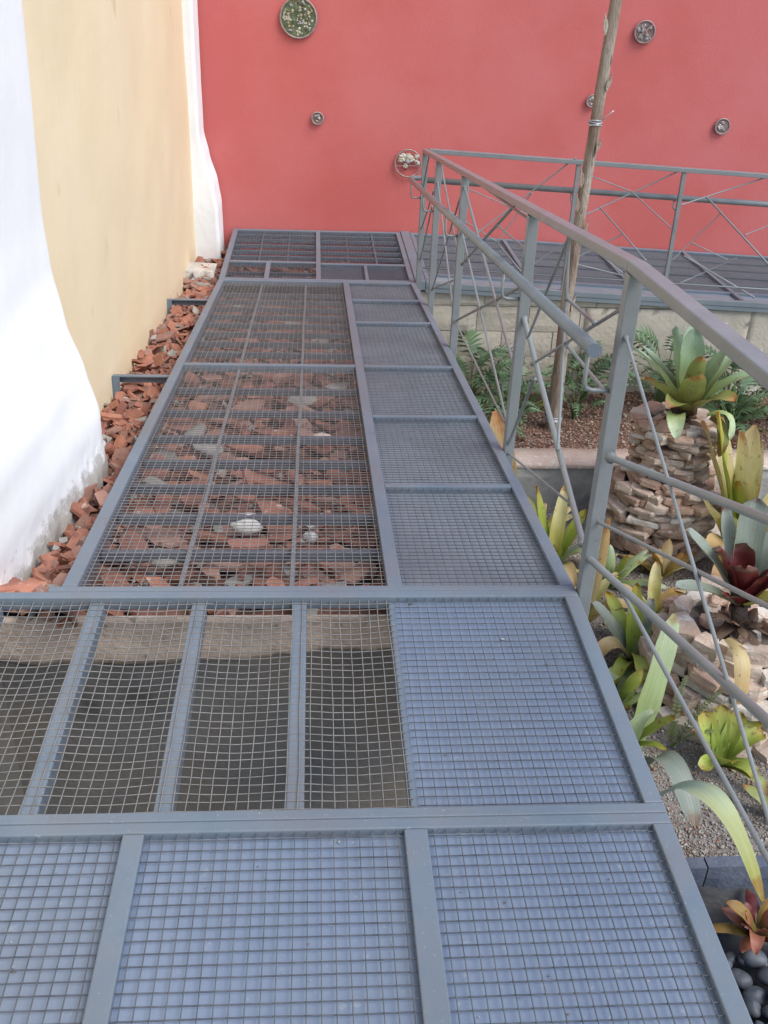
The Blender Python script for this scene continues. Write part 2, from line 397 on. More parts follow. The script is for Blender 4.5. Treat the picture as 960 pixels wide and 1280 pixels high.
def buttress(name, front, ya, yb, rc, taper, zlo, zhi, label, rough_foot):
    b = MB(); NZ = 150; K = 60; rings = []
    for j in range(NZ+1):
        z = zlo+(zhi-zlo)*j/NZ
        xf = interp(front, z); y0 = interp(ya, z); y1 = interp(yb, z); r = interp(rc, z); tp = interp(taper, z)
        pts = [(-1.9, y1)]
        for k in range(9):
            a = math.pi/2*(1-k/8); pts.append((xf-r+r*math.cos(a), y1-r+r*math.sin(a)))
        for k in range(1, K):
            t = k/K; pts.append((xf, (y1-r)*(1-t)+(y0+r)*t))
        for k in range(9):
            a = -math.pi/2*k/8; pts.append((xf-r+r*math.cos(a), y0+r+r*math.sin(a)))
        pts.append((-1.9, y0))
        ring = []
        for (x, y) in pts:
            if x > -1.88:
                x -= tp*max(0, (y1-y)/(y1-y0))
                d = .006*nz(y, z, 1, 1.3)+.0015*nz(y, z, 4, 6)
                if rough_foot:
                    g = max(0, min(1, (-.02-.12*(1.2-y)*.2-z)/.16)); d += g*(.018*nz(y, z, 8, 7)+.014*nz(y, z, 2, 21)+.008*nz(y, z, 5, 50))
                x += d
            ring.append(len(b.v)); b.v.append((x, y, z))
        rings.append(ring)
    for r0, r1 in zip(rings, rings[1:]):
        for k in range(len(r0)-1): b.f.append((r0[k+1], r0[k], r1[k], r1[k+1]))
    b.f.append(tuple(rings[-1][::-1])); b.f.append(tuple(rings[0]))
    o = b.build(name, WHITEW, None, True)
    return tag(o, label, 'buttress')

nb = buttress('white_buttress', [(-.6, -1.50), (-.18, -1.505), (0, -1.512), (.175, -1.552), (.356, -1.604), (.556, -1.636), (.72, -1.642), (1.4, -1.622), (3.4, -1.60)],
         [(-.6, .14), (0, .06), (.4, -.02), (3.4, -.25)], [(-.6, 1.30), (0, 1.28), (.4, 1.22), (3.4, 1.2)], [(-.6, .16), (0, .13), (.5, .05), (3.4, .04)],
         [(-.6, .16), (-.1, .14), (.3, .03), (3.4, 0)], -.6, 3.4, 'thick white limewashed buttress with flared foot at left edge', True)
fb = buttress('white_buttress', [(-1.0, -1.50), (-.72, -1.50), (-.32, -1.505), (-.15, -1.53), (.06, -1.59), (.24, -1.628), (.6, -1.63), (3.4, -1.625)],
         [(-1.0, 5.93), (-.3, 5.93), (.2, 5.97), (3.4, 6.0)], [(-1.0, 6.34), (3.4, 6.34)], [(-1.0, .035), (3.4, .02)], [(-1, 0), (3.4, 0)], -1.0, 3.4,
         'narrow white buttress in the corner against the red wall', False)

WHITE2 = mat('white_limewash_clean', (.76, .775, .77), (.82, .83, .82), 4, .85, .4, 22, bdist=.008)
fb.data.materials[0] = WHITE2

# concrete block wall under the lower walkway
cw = empty('block_wall', (1.5, 5.0, -1.7))
tag(cw, 'weathered concrete block wall below the far walkway', 'wall')
def child(o, root):
    o.parent = root; o.matrix_parent_inverse = Matrix.Translation(-root.location); return o
def ztop(x): return -.625 - .044*max(0, x)
def wallprism(b, x0, x1, y0, y1, zb, zt0, zt1):
    n = len(b.v)
    b.v += [(x0, y0, zb), (x1, y0, zb), (x1, y1, zb), (x0, y1, zb), (x0, y0, zt0), (x1, y0, zt1), (x1, y1, zt1), (x0, y1, zt0)]
    b.f += [(n+3, n+2, n+1, n), (n+4, n+5, n+6, n+7)] + [(n+i, n+(i+1) % 4, n+4+(i+1) % 4, n+4+i) for i in range(4)]
mb = MB(); wallprism(mb, -.35, 6.5, 4.912, 5.05, -1.9, ztop(-.35)-.01, ztop(6.5)-.01)
child(mb.build('mortar_core', MORTAR), cw)
def roughbox(x0, x1, y0, y1, z0, z1, zt=None, amp=.006, nx=6, nzv=4):
    """a block with an uneven front (towards -y) and worn arrises"""
    b = MB()
    for j in range(nzv+1):
        for i in range(nx+1):
            u = i/nx; v = j/nzv
            x = x0+(x1-x0)*u; top = z1 if zt is None else zt(x); z = z0+(top-z0)*v
            e = min(u, 1-u)*(x1-x0); e2 = min(v, 1-v)*(top-z0); e = min(e, e2)
            y = y0 + amp*nz(x, z, 2, 11) + (.006 if e < .001 else 0)
            b.v.append((x, y, z))
    for j in range(nzv):
        for i in range(nx):
            q = j*(nx+1)+i; b.f.append((q, q+1, q+nx+2, q+nx+1))
    n = len(b.v)
    b.v += [(x0, y1, z0), (x1, y1, z0), (x1, y1, z1 if zt is None else zt(x1)), (x0, y1, z1 if zt is None else zt(x0))]
    rw = lambda j: [j*(nx+1)+i for i in range(nx+1)]; cl = lambda i: [j*(nx+1)+i for j in range(nzv+1)]
    for ids, p, q in ((rw(0), n, n+1), (cl(nx), n+1, n+2), (rw(nzv)[::-1], n+2, n+3), (cl(0)[::-1], n+3, n)):
        for k in range(len(ids)-1): b.f.append((ids[k], p, ids[k+1]))
        b.f.append((ids[-1], p, q))
    return b
R1 = random.Random(5)
for c in range(5):
    zc0 = -1.72+c*.198
    off = -.30+(.2 if c % 2 else 0)
    x = off
    while x < 4.6:
        x1 = x+.392
        smooth_zone = x > 1.45
        g = .0025 if smooth_zone else .006
        y0 = 4.893+R1.uniform(-.004, .004) if not smooth_zone else 4.893+R1.uniform(-.0015, .0015)
        b = roughbox(x+g/2, x1-g/2, y0, 4.96, zc0+g/2, zc0+.198-g/2, amp=.008)
        child(b.build('block', CONC), cw)
        x = x1
for i in range(6):      # rendered top course, its upper edge follows the walkway
    x0 = -.32+i*.85
    b = roughbox(x0+.002, x0+.848, 4.885, 5.0, -.727, 0, zt=lambda x: max(-.72, ztop(x)+.012*nz(x, 0, 3, 7)), amp=.012, nx=16, nzv=4)
    child(b.build('render_strip', CONC), cw)

for i in range(4):      # plain render over the right part of the blocks
    x0 = 1.28+i*1.3
    b = roughbox(x0+.001 if i else x0+.03, x0+1.299, 4.876, 4.895, -1.62, -.732, amp=.010, nx=26, nzv=18)
    child(b.build('render_coat', CONC, None, True), cw)

# low kerb wall between the two beds
kw = empty('planter_kerb', (1.5, 3.5, -1.7)); tag(kw, 'low grey kerb wall with worn pinkish top between the beds', 'kerb')
for i in range(6):
    x0 = -.28+i*1.2
    child(roughbox(x0+.001, x0+1.199, 3.405, 3.63, -1.75, -1.328, amp=.012, nx=20, nzv=6).build('kerb_body', KERB), kw)
b = MB(); NX = 140
for i in range(NX+1):
    x = -.28+7.2*i/NX
    yf = 3.392+.014*nz(x, 0, 0, 6)+.006*nz(x, 0, 4, 25); yb = 3.645+.014*nz(x, 3, 0, 6)
    zt = -1.300+.008*nz(x, 1, 0, 5)
    b.v += [(x, yf+.004, -1.330), (x, yf, zt-.008), (x, yf+.014, zt), (x, (yf+yb)/2, zt+.004*nz(x, 5, 5, 20)), (x, yb, zt-.004), (x, yb+.004, -1.36)]
for i in range(NX):
    for k in range(5):
        a = i*6+k; b.f.append((a, a+6, a+7, a+1))
child(b.build('kerb_cap', KERBTOP, None, True), kw)

# pit below the platform
pw = empty('pit_wall', (-1.0, .15, -1.4)); tag(pw, 'grey concrete pit wall with beige upper band under the platform', 'wall')
child(roughbox(-2.05, -.36, .115, .30, -1.8, -.22, amp=.004, nx=40, nzv=40).build('lower_face', CONC_D, None, True), pw)
b = MB(); NX = 80
for i in range(NX+1):
    x = -2.05+1.69*i/NX
    zb = -.30-.03*math.sin((x+2.05)*2.2)+.03*max(0, (x+1.1))+.022*nz(x, 0, 0, 5)+.012*nz(x, 0, 0, 22)
    for k in range(8):
        z = zb+(-.155-zb)*k/7; b.v.append((x, .098+.006*nz(x, z, 1, 8)+(.012 if k == 0 else 0), z))
    b.v.append((x, .12, -.165)); b.v.append((x, .125, zb+.006))
for i in range(NX):
    for k in range(8): a = i*10+k; b.f.append((a, a+10, a+11, a+1))
    a = i*10; b.f.append((a+9, a+19, a+10, a))
child(b.build('beige_band', CONC_B, None, True), pw)
child(roughbox(-2.05, .02, -2.95, .12, -1.83, -1.80, amp=0, nx=2, nzv=1).build('pit_floor', CONC_D), pw)
child(MB().box(-1.72, -1.655, -2.9, .112, -1.79, -.10).build('side_face', CONC_D), pw)
sw = MB().box(-.40, -.29, .125, 4.9, -1.95, -.62)
o = sw.build('support_wall', KERB); tag(o, 'grey concrete support wall hidden under the plated side of ramp', 'wall')
sw = MB().box(-2.0, -.30, -2.9, -2.75, -1.9, -.12)
o = sw.build('platform_footing', KERB); tag(o, 'concrete footing carrying the near end of the platform', 'wall')

# ------------------------------------------------------------------ steel walkways
CELL = .0255
RW = random.Random(3)
def wiremesh(x0, x1, y0, y1, z, sag=None, cell=CELL, r=.00135, wob=.0012, seg=.11):
    b = MB()
    def zz(x, y): return z - (sag(x, y) if sag else 0)
    nx = max(1, round((x1-x0)/cell)); ny = max(1, round((y1-y0)/cell))
    for i in range(nx):
        x = x0+(x1-x0)*(i+.5)/nx; ph = RW.uniform(0, 9); n = max(1, int((y1-y0)/seg))
        pts = []
        for k in range(n+1):
            y = y0+(y1-y0)*k/n
            pts.append((x+wob*nz(ph, y, 0, 5)*1.6, y, zz(x, y)+r))
        b.tube(pts, r, 4, False)
    for j in range(ny):
        y = y0+(y1-y0)*(j+.5)/ny; ph = RW.uniform(0, 9); n = max(2, int((x1-x0)/(seg*.5 if sag else seg)))
        pts = []
        for k in range(n+1):
            x = x0+(x1-x0)*k/n
            pts.append((x, y+wob*nz(x, ph, 0, 5)*1.6, zz(x, y)-r*.8))
        b.tube(pts, r, 4, False)
    return b

def frame(root, x0, x1, y0, y1, zt=0.0, h=.04, m=STEEL, name='frame_bar'):
    return MB().box(x0, x1, y0, y1, zt-h, zt).build(name, m, root, bevel=.003)
FARGREY = mat('far_deck_grey', (.15, .178, .195), (.185, .215, .23), 4, .6, .06, 200)
def plate(root, x0, x1, y0, y1, z=-.020, n=6, m=None):
    b = MB(); 
    for j in range(n+1):
        for i in range(n+1):
            x = x0+(x1-x0)*i/n; y = y0+(y1-y0)*j/n
            b.v.append((x, y, z+.0035*nz(x*2, y*2, x0, 2)))
    for j in range(n):
        for i in range(n):
            q = j*(n+1)+i; b.f.append((q, q+1, q+n+2, q+n+1))
    k = len(b.v); b.v += [(x0, y0, z-.012), (x1, y0, z-.012), (x1, y1, z-.012), (x0, y1, z-.012)]; b.f.append((k+3, k+2, k+1, k))
    return b.build('plate', m or PLATE, root, True)
def meshpart(root, *a, m=None, **k):
    o = wiremesh(*a, **k).build('wire_mesh', m or WIRE, root, True); o["kind"] = "stuff"; return o

# near platform (level)
pf = empty('platform_walkway', (0, 0, 0))
tag(pf, 'near level platform of blue-grey framed steel mesh panels', 'walkway')
frame(pf, -.040, 0, -.800, -.031)                    # right edge, second row
frame(pf, -.040, 0, -2.9, -.858)                     # right edge, first row
frame(pf, -1.662, 0, -.030, -.001)                     # bar at the ramp joint
frame(pf, -1.662, 0, -.8275, -.801)
frame(pf, -1.662, 0, -.8575, -.829)
for xa, xb in ((-.551, -.504), (-1.108, -1.066), (-1.662, -1.622)):
    frame(pf, xa, xb, -2.9, -.859)
frame(pf, -1.662, -1.622, -.800, -.031)
frame(pf, -1.622, -.04, -2.9, -2.86, zt=-.001)
for xa, xb in ((-.504, -.040), (-1.066, -.551), (-1.622, -1.108)):
    plate(pf, xa, xb, -2.86, -.8575)
    meshpart(pf, xa, xb, -2.0, -.8580, -.0085)
# second row: plated right side, open left side over joists
plate(pf, -.514, -.040, -.801, -.030)
meshpart(pf, -.514, -.040, -.801, -.030, -.0085)
frame(pf, -.530, -.514, -.800, -.031, zt=-.018, h=.05, m=STEEL, name='joist')
JX = [-1.63, -1.5825, -1.312, -1.0415, -.771, -.522]
for x in JX[1:-1]:
    frame(pf, x-.019, x+.019, -.800, -.031, zt=-.016, h=.05, m=STEEL, name='joist')
def sagp(x, y):
    s = 0
    for a, b2 in zip(JX, JX[1:]):
        if a <= x <= b2:
            t = (x-a)/(b2-a); s = math.sin(math.pi*t)**1.3*.0095
    e = min(1, max(0, (y+.80)/.10), max(0, (-.03-y)/.10))
    return .004+s*(.35+.65*e)
meshpart(pf, -1.622, -.522, -.801, -.030, -.0085, sag=sagp, wob=.003, m=WIRE_L)
for x in (-1.55, -.08):
    MB().box(x-.03, x+.03, -.86, -.80, -1.80, -.0405).build('support_post', STEEL_D, pf, bevel=.003)
MB().box(-1.65, 0, -.84, -.80, -.14, -.041).build('support_beam', STEEL_D, pf, bevel=.003)
MB().box(-.040, -.004, -2.88, -.05, -.12, -.041).build('edge_beam', STEEL_D, pf, bevel=.003)

# ramp, built flat and tilted about the joint
ang = math.atan(SL)
K = 1/math.cos(ang)
rp = empty('ramp_walkway', (0, 0, 0), (-ang, 0, 0))
tag(rp, 'long descending ramp with open steel mesh over tile rubble', 'walkway')
LR = 4.83*K
frame(rp, -1.42, -1.378, .032, LR-.04)
frame(rp, -.038, 0, .032, LR-.04)
frame(rp, -.528, -.486, .032, LR-.04)
frame(rp, -1.45, 0, .002, .0315)
frame(rp, -1.42, 0, LR-.039, LR)
ry = [.80, 1.61, 2.44, 3.47, 4.16]
edges = [.032]
for y in ry:
    y *= K; frame(rp, -.486, -.038, y-.015, y+.015); edges += [y-.015, y+.015]
edges.append(LR-.04)
for a, b2 in zip(edges[::2], edges[1::2]):
    plate(rp, -.486, -.038, a, b2, z=-.026, m=PLATE_R); meshpart(rp, -.486, -.038, a, b2, -.010)
frame(rp, -1.378, -.528, 2.44*K-.02, 2.44*K+.02)
def sagr(x, y): return .006*(.5+.5*nz(x, y, 3, 1.7))
meshpart(rp, -1.378, -.528, .032, 2.44*K-.02, -.010, sag=sagr, seg=.2, m=WIRE_L)
meshpart(rp, -1.378, -.528, 2.44*K+.02, LR-.04, -.010, sag=sagr, seg=.2, m=WIRE_L)
for y in (.348, .630, .900, 1.160, 1.445, 1.797, 2.154, 2.62, 2.86, 3.10, 3.34, 3.58, 3.82, 4.06, 4.30, 4.55):
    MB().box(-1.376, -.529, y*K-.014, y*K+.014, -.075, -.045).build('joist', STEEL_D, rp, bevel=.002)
for x in (-1.105, -.795):                           # ribbed rods lying on the joists
    b = MB(); n = int(LR/.022); pts = []; rr = []
    for i in range(n):
        y = .035+(LR-.08)*i/(n-1); pts += [(x+.006*nz(y, x, 0, 1.3), y, -.028)]; rr.append(.0065 if i % 2 else .0085)
    b.tube(pts, rr, 7).build('ribbed_rod', RUSTROD, rp, True)
for y, z in ((2.315, -.030), (4.217, -.030)):       # brackets to the yellow wall
    b = MB().box(-1.705, -1.42, y*K-.018, y*K+.018, z-.006, z).box(-1.703, -1.42, y*K+.012, y*K+.018, z-.04, z-.006)
    b.box(-1.706, -1.670, y*K-.018, y*K-.012, z-.14, z-.006).box(-1.708, -1.702, y*K-.018, y*K+.018, z-.14, z-.006)
    b.build('wall_bracket', STEEL, rp, bevel=.001)
frame(rp, -.044, -.004, .04, LR-.05, zt=-.041, h=.06, m=STEEL_D, name='edge_beam')
frame(rp, -1.416, -1.382, .04, LR-.05, zt=-.041, h=.04, m=STEEL_D, name='edge_beam')

# corner landing (level)
ZL = -.546
ld = empty('corner_landing', (0, 0, ZL)); tag(ld, 'steel mesh landing in the far corner against red wall', 'walkway')
y0, y1 = 4.842, 6.335
frame(ld, -1.42, -1.378, y0, y1); frame(ld, -.040, 0, y0, y1-.041)
frame(ld, -1.378, 0, y1-.04, y1)
frame(ld, -1.378, -.04, y0, y0+.04)
frame(ld, -.722, -.686, y0+.041, y1-.041)
frame(ld, -1.377, -.723, 5.31, 5.345); frame(ld, -.685, -.041, 5.28, 5.315)
for y in (5.06, 5.18): MB().box(-1.376, -.724, y-.01, y+.01, -.07, -.045).build('joist', STEEL_D, ld)
frame(ld, -1.10, -1.065, y0+.041, 5.309); frame(ld, -.36, -.335, y0+.041, 5.279)
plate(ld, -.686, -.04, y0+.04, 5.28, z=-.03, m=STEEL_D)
for y in (5.53, 5.70, 5.88, 6.06, 6.2): frame(ld, -1.377, -.723, y-.011, y+.011, zt=-.014, h=.03, name='joist'); frame(ld, -.685, -.041, y-.011, y+.011, zt=-.014, h=.03, name='joist')
for xa, xb in ((-1.378, -.722), (-.686, -.04)):
    meshpart(ld, xa, xb, y0+.04, y1-.04, -.010, seg=.3)
for x in (-1.16, -.94, -.47, -.25):
    MB().box(x-.006, x+.006, 5.35, y1-.04, -.024, -.013).build('ribbed_rod', STEEL, ld)
MB().box(.001, .075, y0, y1, -.06, .010).build('edge_channel', STEEL, ld, bevel=.004)
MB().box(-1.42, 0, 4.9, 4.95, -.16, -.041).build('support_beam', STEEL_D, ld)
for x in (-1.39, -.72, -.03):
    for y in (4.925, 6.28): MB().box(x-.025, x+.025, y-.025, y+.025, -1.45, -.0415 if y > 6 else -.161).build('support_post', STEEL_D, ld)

# lower walkway along the red wall, sloping down to the right
SL2 = .044
lw = empty('lower_walkway', (.08, 0, ZL), (0, math.atan(SL2), 0)); tag(lw, 'far walkway deck running right along the red wall', 'walkway')
LX = 5.6
frame(lw, 0, LX, 4.842, 4.885, m=FARGREY); frame(lw, 0, LX, 6.29, 6.33)
for k in range(7):
    xa = k*.8; frame(lw, xa+.001, xa+.035, 4.886, 6.289)
    plate(lw, xa+.036, xa+.8, 4.885, 5.09, z=-.026, m=PLATE_R); plate(lw, xa+.036, xa+.8, 5.091, 6.29, z=-.026, m=FARGREY)  # second sheet is added, its grey stands in for the dark below the mesh
    meshpart(lw, xa+.036, xa+.8, 5.12, 6.29, -.010, seg=.3)
frame(lw, 0.0355, LX, 5.085, 5.115, zt=-.004, h=.03, name='deck_strip')
for y in (5.35, 5.58, 5.82, 6.05): frame(lw, .036, LX, y-.008, y+.008, zt=-.013, h=.012, name='joist')
MB().box(.0, LX, 4.846, 4.88, -.075, -.041).build('edge_beam', FARGREY, lw, bevel=.003)
for x in (1.2, 2.8, 4.4):
    MB().box(x-.03, x+.03, 6.2, 6.26, -1.45, -.0415).build('support_post', STEEL_D, lw)

# ------------------------------------------------------------------ railings
PXM = 3.1e-3
def rod(root, a, b2, wpx, name='brace_rod'):
    r = {3: .0038, 4: .0042, 5: .0052, 6: .0065, 9: .0095}[wpx]
    A = Vector(a); B = Vector(b2); d = (B-A).normalized()
    return MB().tube([A, A+d*.006, A+d*.013, B-d*.013, B-d*.006, B], [r*1.2, r*1.75, r, r, r*1.75, r*1.2], 8).build(name, RAIL, root, True)
HR = .912
rr_ = empty('ramp_railing', (.02, 0, 0)); tag(rr_, 'grey steel railing with diagonal rods along right edge of ramp', 'railing')
def rc(o): return child(o, rr_)
XR = .022
def zr(y): return -SL*y if y > 0 else 0
PY = [-1.75, 0.0, 1.186, 2.868, 4.011, 4.832]
for y in PY:
    dz = .055 if y < 0 else 0
    b = MB().box(XR-.019, XR+.019, y-.019, y+.019, zr(y)-.11, zr(y)+HR-.016+dz)
    rc(b.build('post', RAIL, None, bevel=.003))
def rcbar(a, b2, wx, wz, name, m=RAIL): return rc(MB().bar(a, b2, wx, wz).build(name, m, None, bevel=.004))
rcbar((XR, -.0, HR), (XR, 4.86, HR-SL*4.86), .041, .027, 'top_rail')
rcbar((XR, -1.80, HR+.078), (XR, .002, HR+.0005), .0415, .0275, 'top_rail')
# round handrail inside the posts
XH = -.062
hz = lambda y: .715-SL*y
hrail = rc(MB().tube([(XH, -.045, hz(-.045)), (XH, 4.98, hz(4.98)), (XH+.03, 5.03, hz(5.01)), (XH+.10, 5.04, hz(5.0))], .0178, 16).build('handrail', RAIL, None, True))
def sub(o, part, root):
    o.parent = part; return o
sub(MB().tube([(XH, -.051, hz(-.045)), (XH, -.045, hz(-.045))], .0181, 16).build('handrail_cap', STEEL, None), hrail, rr_)
for y in PY[1:]:
    z0 = hz(y)-.02
    sub(MB().tube([(XH, y, z0), (XH, y, z0-.075), (XH+.006, y, z0-.09), (XH+.02, y, z0-.096), (XR-.018, y, z0-.096)], .006, 8).build('handrail_bracket', RAIL, None, True), hrail, rr_)
RODS = [(-0.017,0.747,-1.133,0.310,4),(-0.039,0.431,-0.892,0.734,9),(0.008,0.218,-0.965,0.607,5),(0.015,0.102,-1.056,0.445,9),(-0.299,0.188,-1.172,0.241,5),
(1.175,0.396,0.079,0.097,9),(0.641,0.832,0.454,0.213,5),(0.650,0.830,1.061,0.361,5),(0.966,0.301,0.038,0.805,5),(1.19,-0.13,0.874,0.285,6),(1.186,-0.15,0.239,0.140,4),
(0.530,0.525,0.034,0.559,5),(0.573,0.657,0.252,0.688,5),(2.866,0.585,1.19,0.738,5),(1.478,0.751,2.795,0.150,6),(2.889,0.532,1.19,0.185,6),(2.866,0.304,1.19,-0.073,5),
(2.868,-0.177,1.19,0.519,6),(2.866,-0.171,1.19,-0.06,4),(1.842,0.571,1.19,0.633,4),(4.006,0.457,2.965,0.155,5),(4.093,0.371,2.929,-0.149,5),(2.953,0.479,3.970,-0.338,5),
(4.057,-0.364,2.87,0.055,5),(4.550,0.388,4.85,0.10,5),(4.204,0.233,4.85,-0.17,5),(4.286,0.116,4.85,-0.40,5)]
for i, (ya, za, yb, zb, wd) in enumerate(RODS):
    if i < 5:      # near bay: the rods run on past the frame to the next post
        t = (-1.74-ya)/(yb-ya); zb = za+(zb-za)*t; yb = -1.74
    xo = XR+.004*((i % 3)-1)
    rc(rod(None, (xo, ya, za), (xo, yb, zb), wd))

r2 = empty('far_railing', (.08, 4.86, ZL)); tag(r2, 'grey steel railing in front of the red wall on far walkway', 'railing')
def r2c(o): return child(o, r2)
YR = 4.863
zf = lambda x: ZL-SL2*max(0, x)
for x in (1.10, 1.86, 2.95, 3.7, 4.8):
    r2c(MB().box(x-.014, x+.014, YR-.014, YR+.014, zf(x)-.08, zf(x)+HR-.014).build('post', RAIL, None, bevel=.002))
r2c(MB().bar((.05, YR, zf(.05)+HR), (5.6, YR, zf(5.6)+HR), .045, .03).build('top_rail', RAIL, None, bevel=.003))
hr2 = r2c(MB().tube([(.04, YR+.10, zf(.04)+.70), (5.6, YR+.10, zf(5.6)+.70)], .021, 14).build('handrail', RAIL, None, True))
for x in (1.10, 1.86, 2.95):
    sub(MB().tube([(x, YR+.10, zf(x)+.68), (x, YR+.10, zf(x)+.63), (x, YR+.012, zf(x)+.62)], .006, 8).build('handrail_bracket', RAIL, None, True), hr2, r2)
r2c(MB().tube([(.05, YR+.0, zf(.05)+.105), (5.6, YR, zf(5.6)+.105)], .0065, 8).build('bottom_rod', RAIL, None, True))
RODS2 = [(1.075,0.347,0.430,-0.184,5),(1.842,0.286,1.116,-0.081,5),(1.115,0.252,1.494,0.130,4),(1.507,0.125,1.849,-0.131,4),(1.292,0.015,1.692,-0.361,5),(1.484,-0.173,1.178,-0.347,4),(1.288,-0.287,1.527,-0.453,5),
(1.115,-0.384,1.574,-0.482,5),(2.95,0.42,1.875,0.041,5),(2.051,0.105,2.611,-0.366,6),(2.180,-0.010,1.883,-0.357,4),(2.009,-0.225,2.303,-0.343,4),(2.947,0.09,2.384,-0.160,4),(2.366,-0.329,1.974,-0.522,4),
(1.967,-0.320,2.565,-0.621,6),(0.325,0.124,1.096,-0.170,3),(0.575,-0.250,0.777,-0.461,5),(0.089,0.037,0.580,-0.250,4),(0.792,0.108,0.580,-0.250,4),(0.777,-0.461,1.103,-0.221,4),(2.611,-.366,2.945,-.55,5),(3.0,.30,3.69,-.3,5)]
for i, (xa, za, xb, zb, wd) in enumerate(RODS2):
    yo = YR+.004*((i % 3)-1)
    r2c(rod(None, (xa, yo, za), (xb, yo, zb), wd))

# ------------------------------------------------------------------ wall ornaments
RO = random.Random(11)
def shard_mesh(r, n, name):
    b = MB(); pts = []
    for k in range(n):
        a = 2*math.pi*k/n; q = r*RO.uniform(.6, 1.1); pts.append((q*math.cos(a), q*math.sin(a)))
    for y in (0, -1):
        for (x, z) in pts: b.v.append((x*(1 if y == 0 else .6), y*r*RO.uniform(.25, .5), z*(1 if y == 0 else .6)))
    for k in range(n): b.f.append((k, (k+1) % n, n+(k+1) % n, n+k))
    b.f.append(tuple(range(n, 2*n))); b.f.append(tuple(range(n))[::-1])
    return b.mesh(name)
def ornament(x, z, R, style, label):
    root = empty('wall_medallion', (x, 6.345, z)); tag(root, label, 'ornament', 'round medallions on the red wall')
    b = MB(); n = 36
    pts = [(R*math.cos(2*math.pi*k/n), -.012, R*math.sin(2*math.pi*k/n)) for k in range(n+1)]
    b.tube(pts, .0055+.012*R, 6, False).build('hoop', HOOP, root, True)
    if style != 'hoop':
        b = MB(); 
        for k in range(n): b.v.append((R*math.cos(2*math.pi*k/n), .004, R*math.sin(2*math.pi*k/n)))
        for k in range(n): b.v.append((.98*R*math.cos(2*math.pi*k/n), -.010, .98*R*math.sin(2*math.pi*k/n)))
        for k in range(n): b.f.append((k, (k+1) % n, n+(k+1) % n, n+k))
        b.f.append(tuple(range(n, 2*n)))
        b.build('backing', HOLE if style != 'rosette' else CRYST[2], root)
    def sh(px, pz, r, m):
        o = link('glass_piece', shard_mesh(r, RO.choice((5, 6, 7)), 'glass_piece'), m, root, (px, -.012, pz), (RO.uniform(-.4, .4), RO.uniform(0, 6), RO.uniform(-.4, .4)))
    if style == 'rosette':
        for k in range(110):
            a = RO.uniform(0, 6.283); q = R*.84*math.sqrt(RO.random()); m = RO.choice((CRYST[2], CRYST[2], CRYST[3], CRYST[1]))
            if abs(math.cos(2*a)) > .88 and q > R*.42: m = CRYST[0]
            if math.sin(a) > .75 and q > R*.62: m = RO.choice((CRYST[4], ROOT, CRYST[3]))
            sh(q*math.cos(a), q*math.sin(a), RO.uniform(.007, .015), m)
    elif style == 'hoop':
        for k in range(18):
            sh(RO.uniform(-.065, .075), RO.uniform(.0, .068), RO.uniform(.018, .036), RO.choice((CRYST[0], CRYST[0], CRYST[1], CRYST[3])))
        for k in range(5): sh(RO.uniform(-.05, .0), RO.uniform(-.05, 0), RO.uniform(.01, .018), RO.choice((CRYST[0], CRYST[1])))
        sh(-.02, -.045, .011, ROOT)
        MB().bar((-.1, -.012, .045), (.1, -.012, .05), .006, .006).build('cross_wire', HOOP, root); MB().bar((-.1, -.012, -.02), (.1, -.012, -.015), .006, .006).build('cross_wire', HOOP, root)
    elif style == 'cross':
        for k in range(16):
            a = RO.uniform(0, 6.283); q = R*.75*math.sqrt(RO.random()); sh(q*math.cos(a), q*math.sin(a), RO.uniform(.012, .02), RO.choice((CRYST[3], CRYST[3], CRYST[0])))
        MB().bar((-R*.7, -.035, -R*.5), (R*.6, -.035, R*.65), .008, .008).build('cross_wire', HOOP, root); MB().bar((-R*.5, -.04, R*.7), (R*.6, -.04, -R*.6), .008, .008).build('cross_wire', HOOP, root)
    elif style == 'fan':
        for k in range(7): sh(RO.uniform(-.02, .02), RO.uniform(-.005, .022), .012, CRYST[3])
        for k in range(4): sh(RO.uniform(-.015, .015), -.02, .008, CRYST[1])
    else:
        for k in range(9):
            a = RO.uniform(0, 6.283); q = R*.6*math.sqrt(RO.random()); sh(q*math.cos(a), q*math.sin(a), R*RO.uniform(.2, .34), RO.choice((CRYST[0], CRYST[3], CRYST[0])))
ornament(-.861, 1.075, .140, 'rosette', 'large round medallion of green and white glass, top left of red wall')
ornament(-.711, .350, .046, 'fan', 'tiny round metal medallion below the large green rosette')
ornament(.040, .020, .108, 'hoop', 'thin iron hoop holding pale crystals beside the railing corner')
ornament(1.875, 1.066, .080, 'cross', 'round grey medallion with crossed wires at upper right')
ornament(2.648, .381, .060, 'shell', 'small round medallion with white piece, farthest right on red wall')
ornament(1.525, .545, .046, 'shell', 'small pale medallion half hidden behind the wooden trunk')

# ------------------------------------------------------------------ bare trunk with wire ties
tr = empty('young_tree', (.945, 4.1, -1.4)); tag(tr, 'slender peeling bare trunk rising from the upper bed', 'tree')
path = [(.945, 4.10, -1.50), (.95, 4.10, -1.33), (.952, 4.10, -1.15), (.945, 4.09, -.80), (.94, 4.09, -.45), (.946, 4.10, -.19), (.958, 4.10, .1), (.968, 4.1, .4), (.98, 4.1, .695), (.992, 4.1, 1.0), (1.006, 4.1, 1.35), (1.03, 4.1, 1.9), (1.05, 4.1, 2.6)]
rads = [.066, .056, .052, .046, .041, .039, .038, .0375, .037, .0365, .036, .034, .031]
b = MB(); N = 20; P = [Vector(p) for p in path]; dense = []; dr = []
for i in range(len(P)-1):
    for k in range(12):
        t = k/12; dense.append(P[i].lerp(P[i+1], t)); dr.append(rads[i]+(rads[i+1]-rads[i])*t)
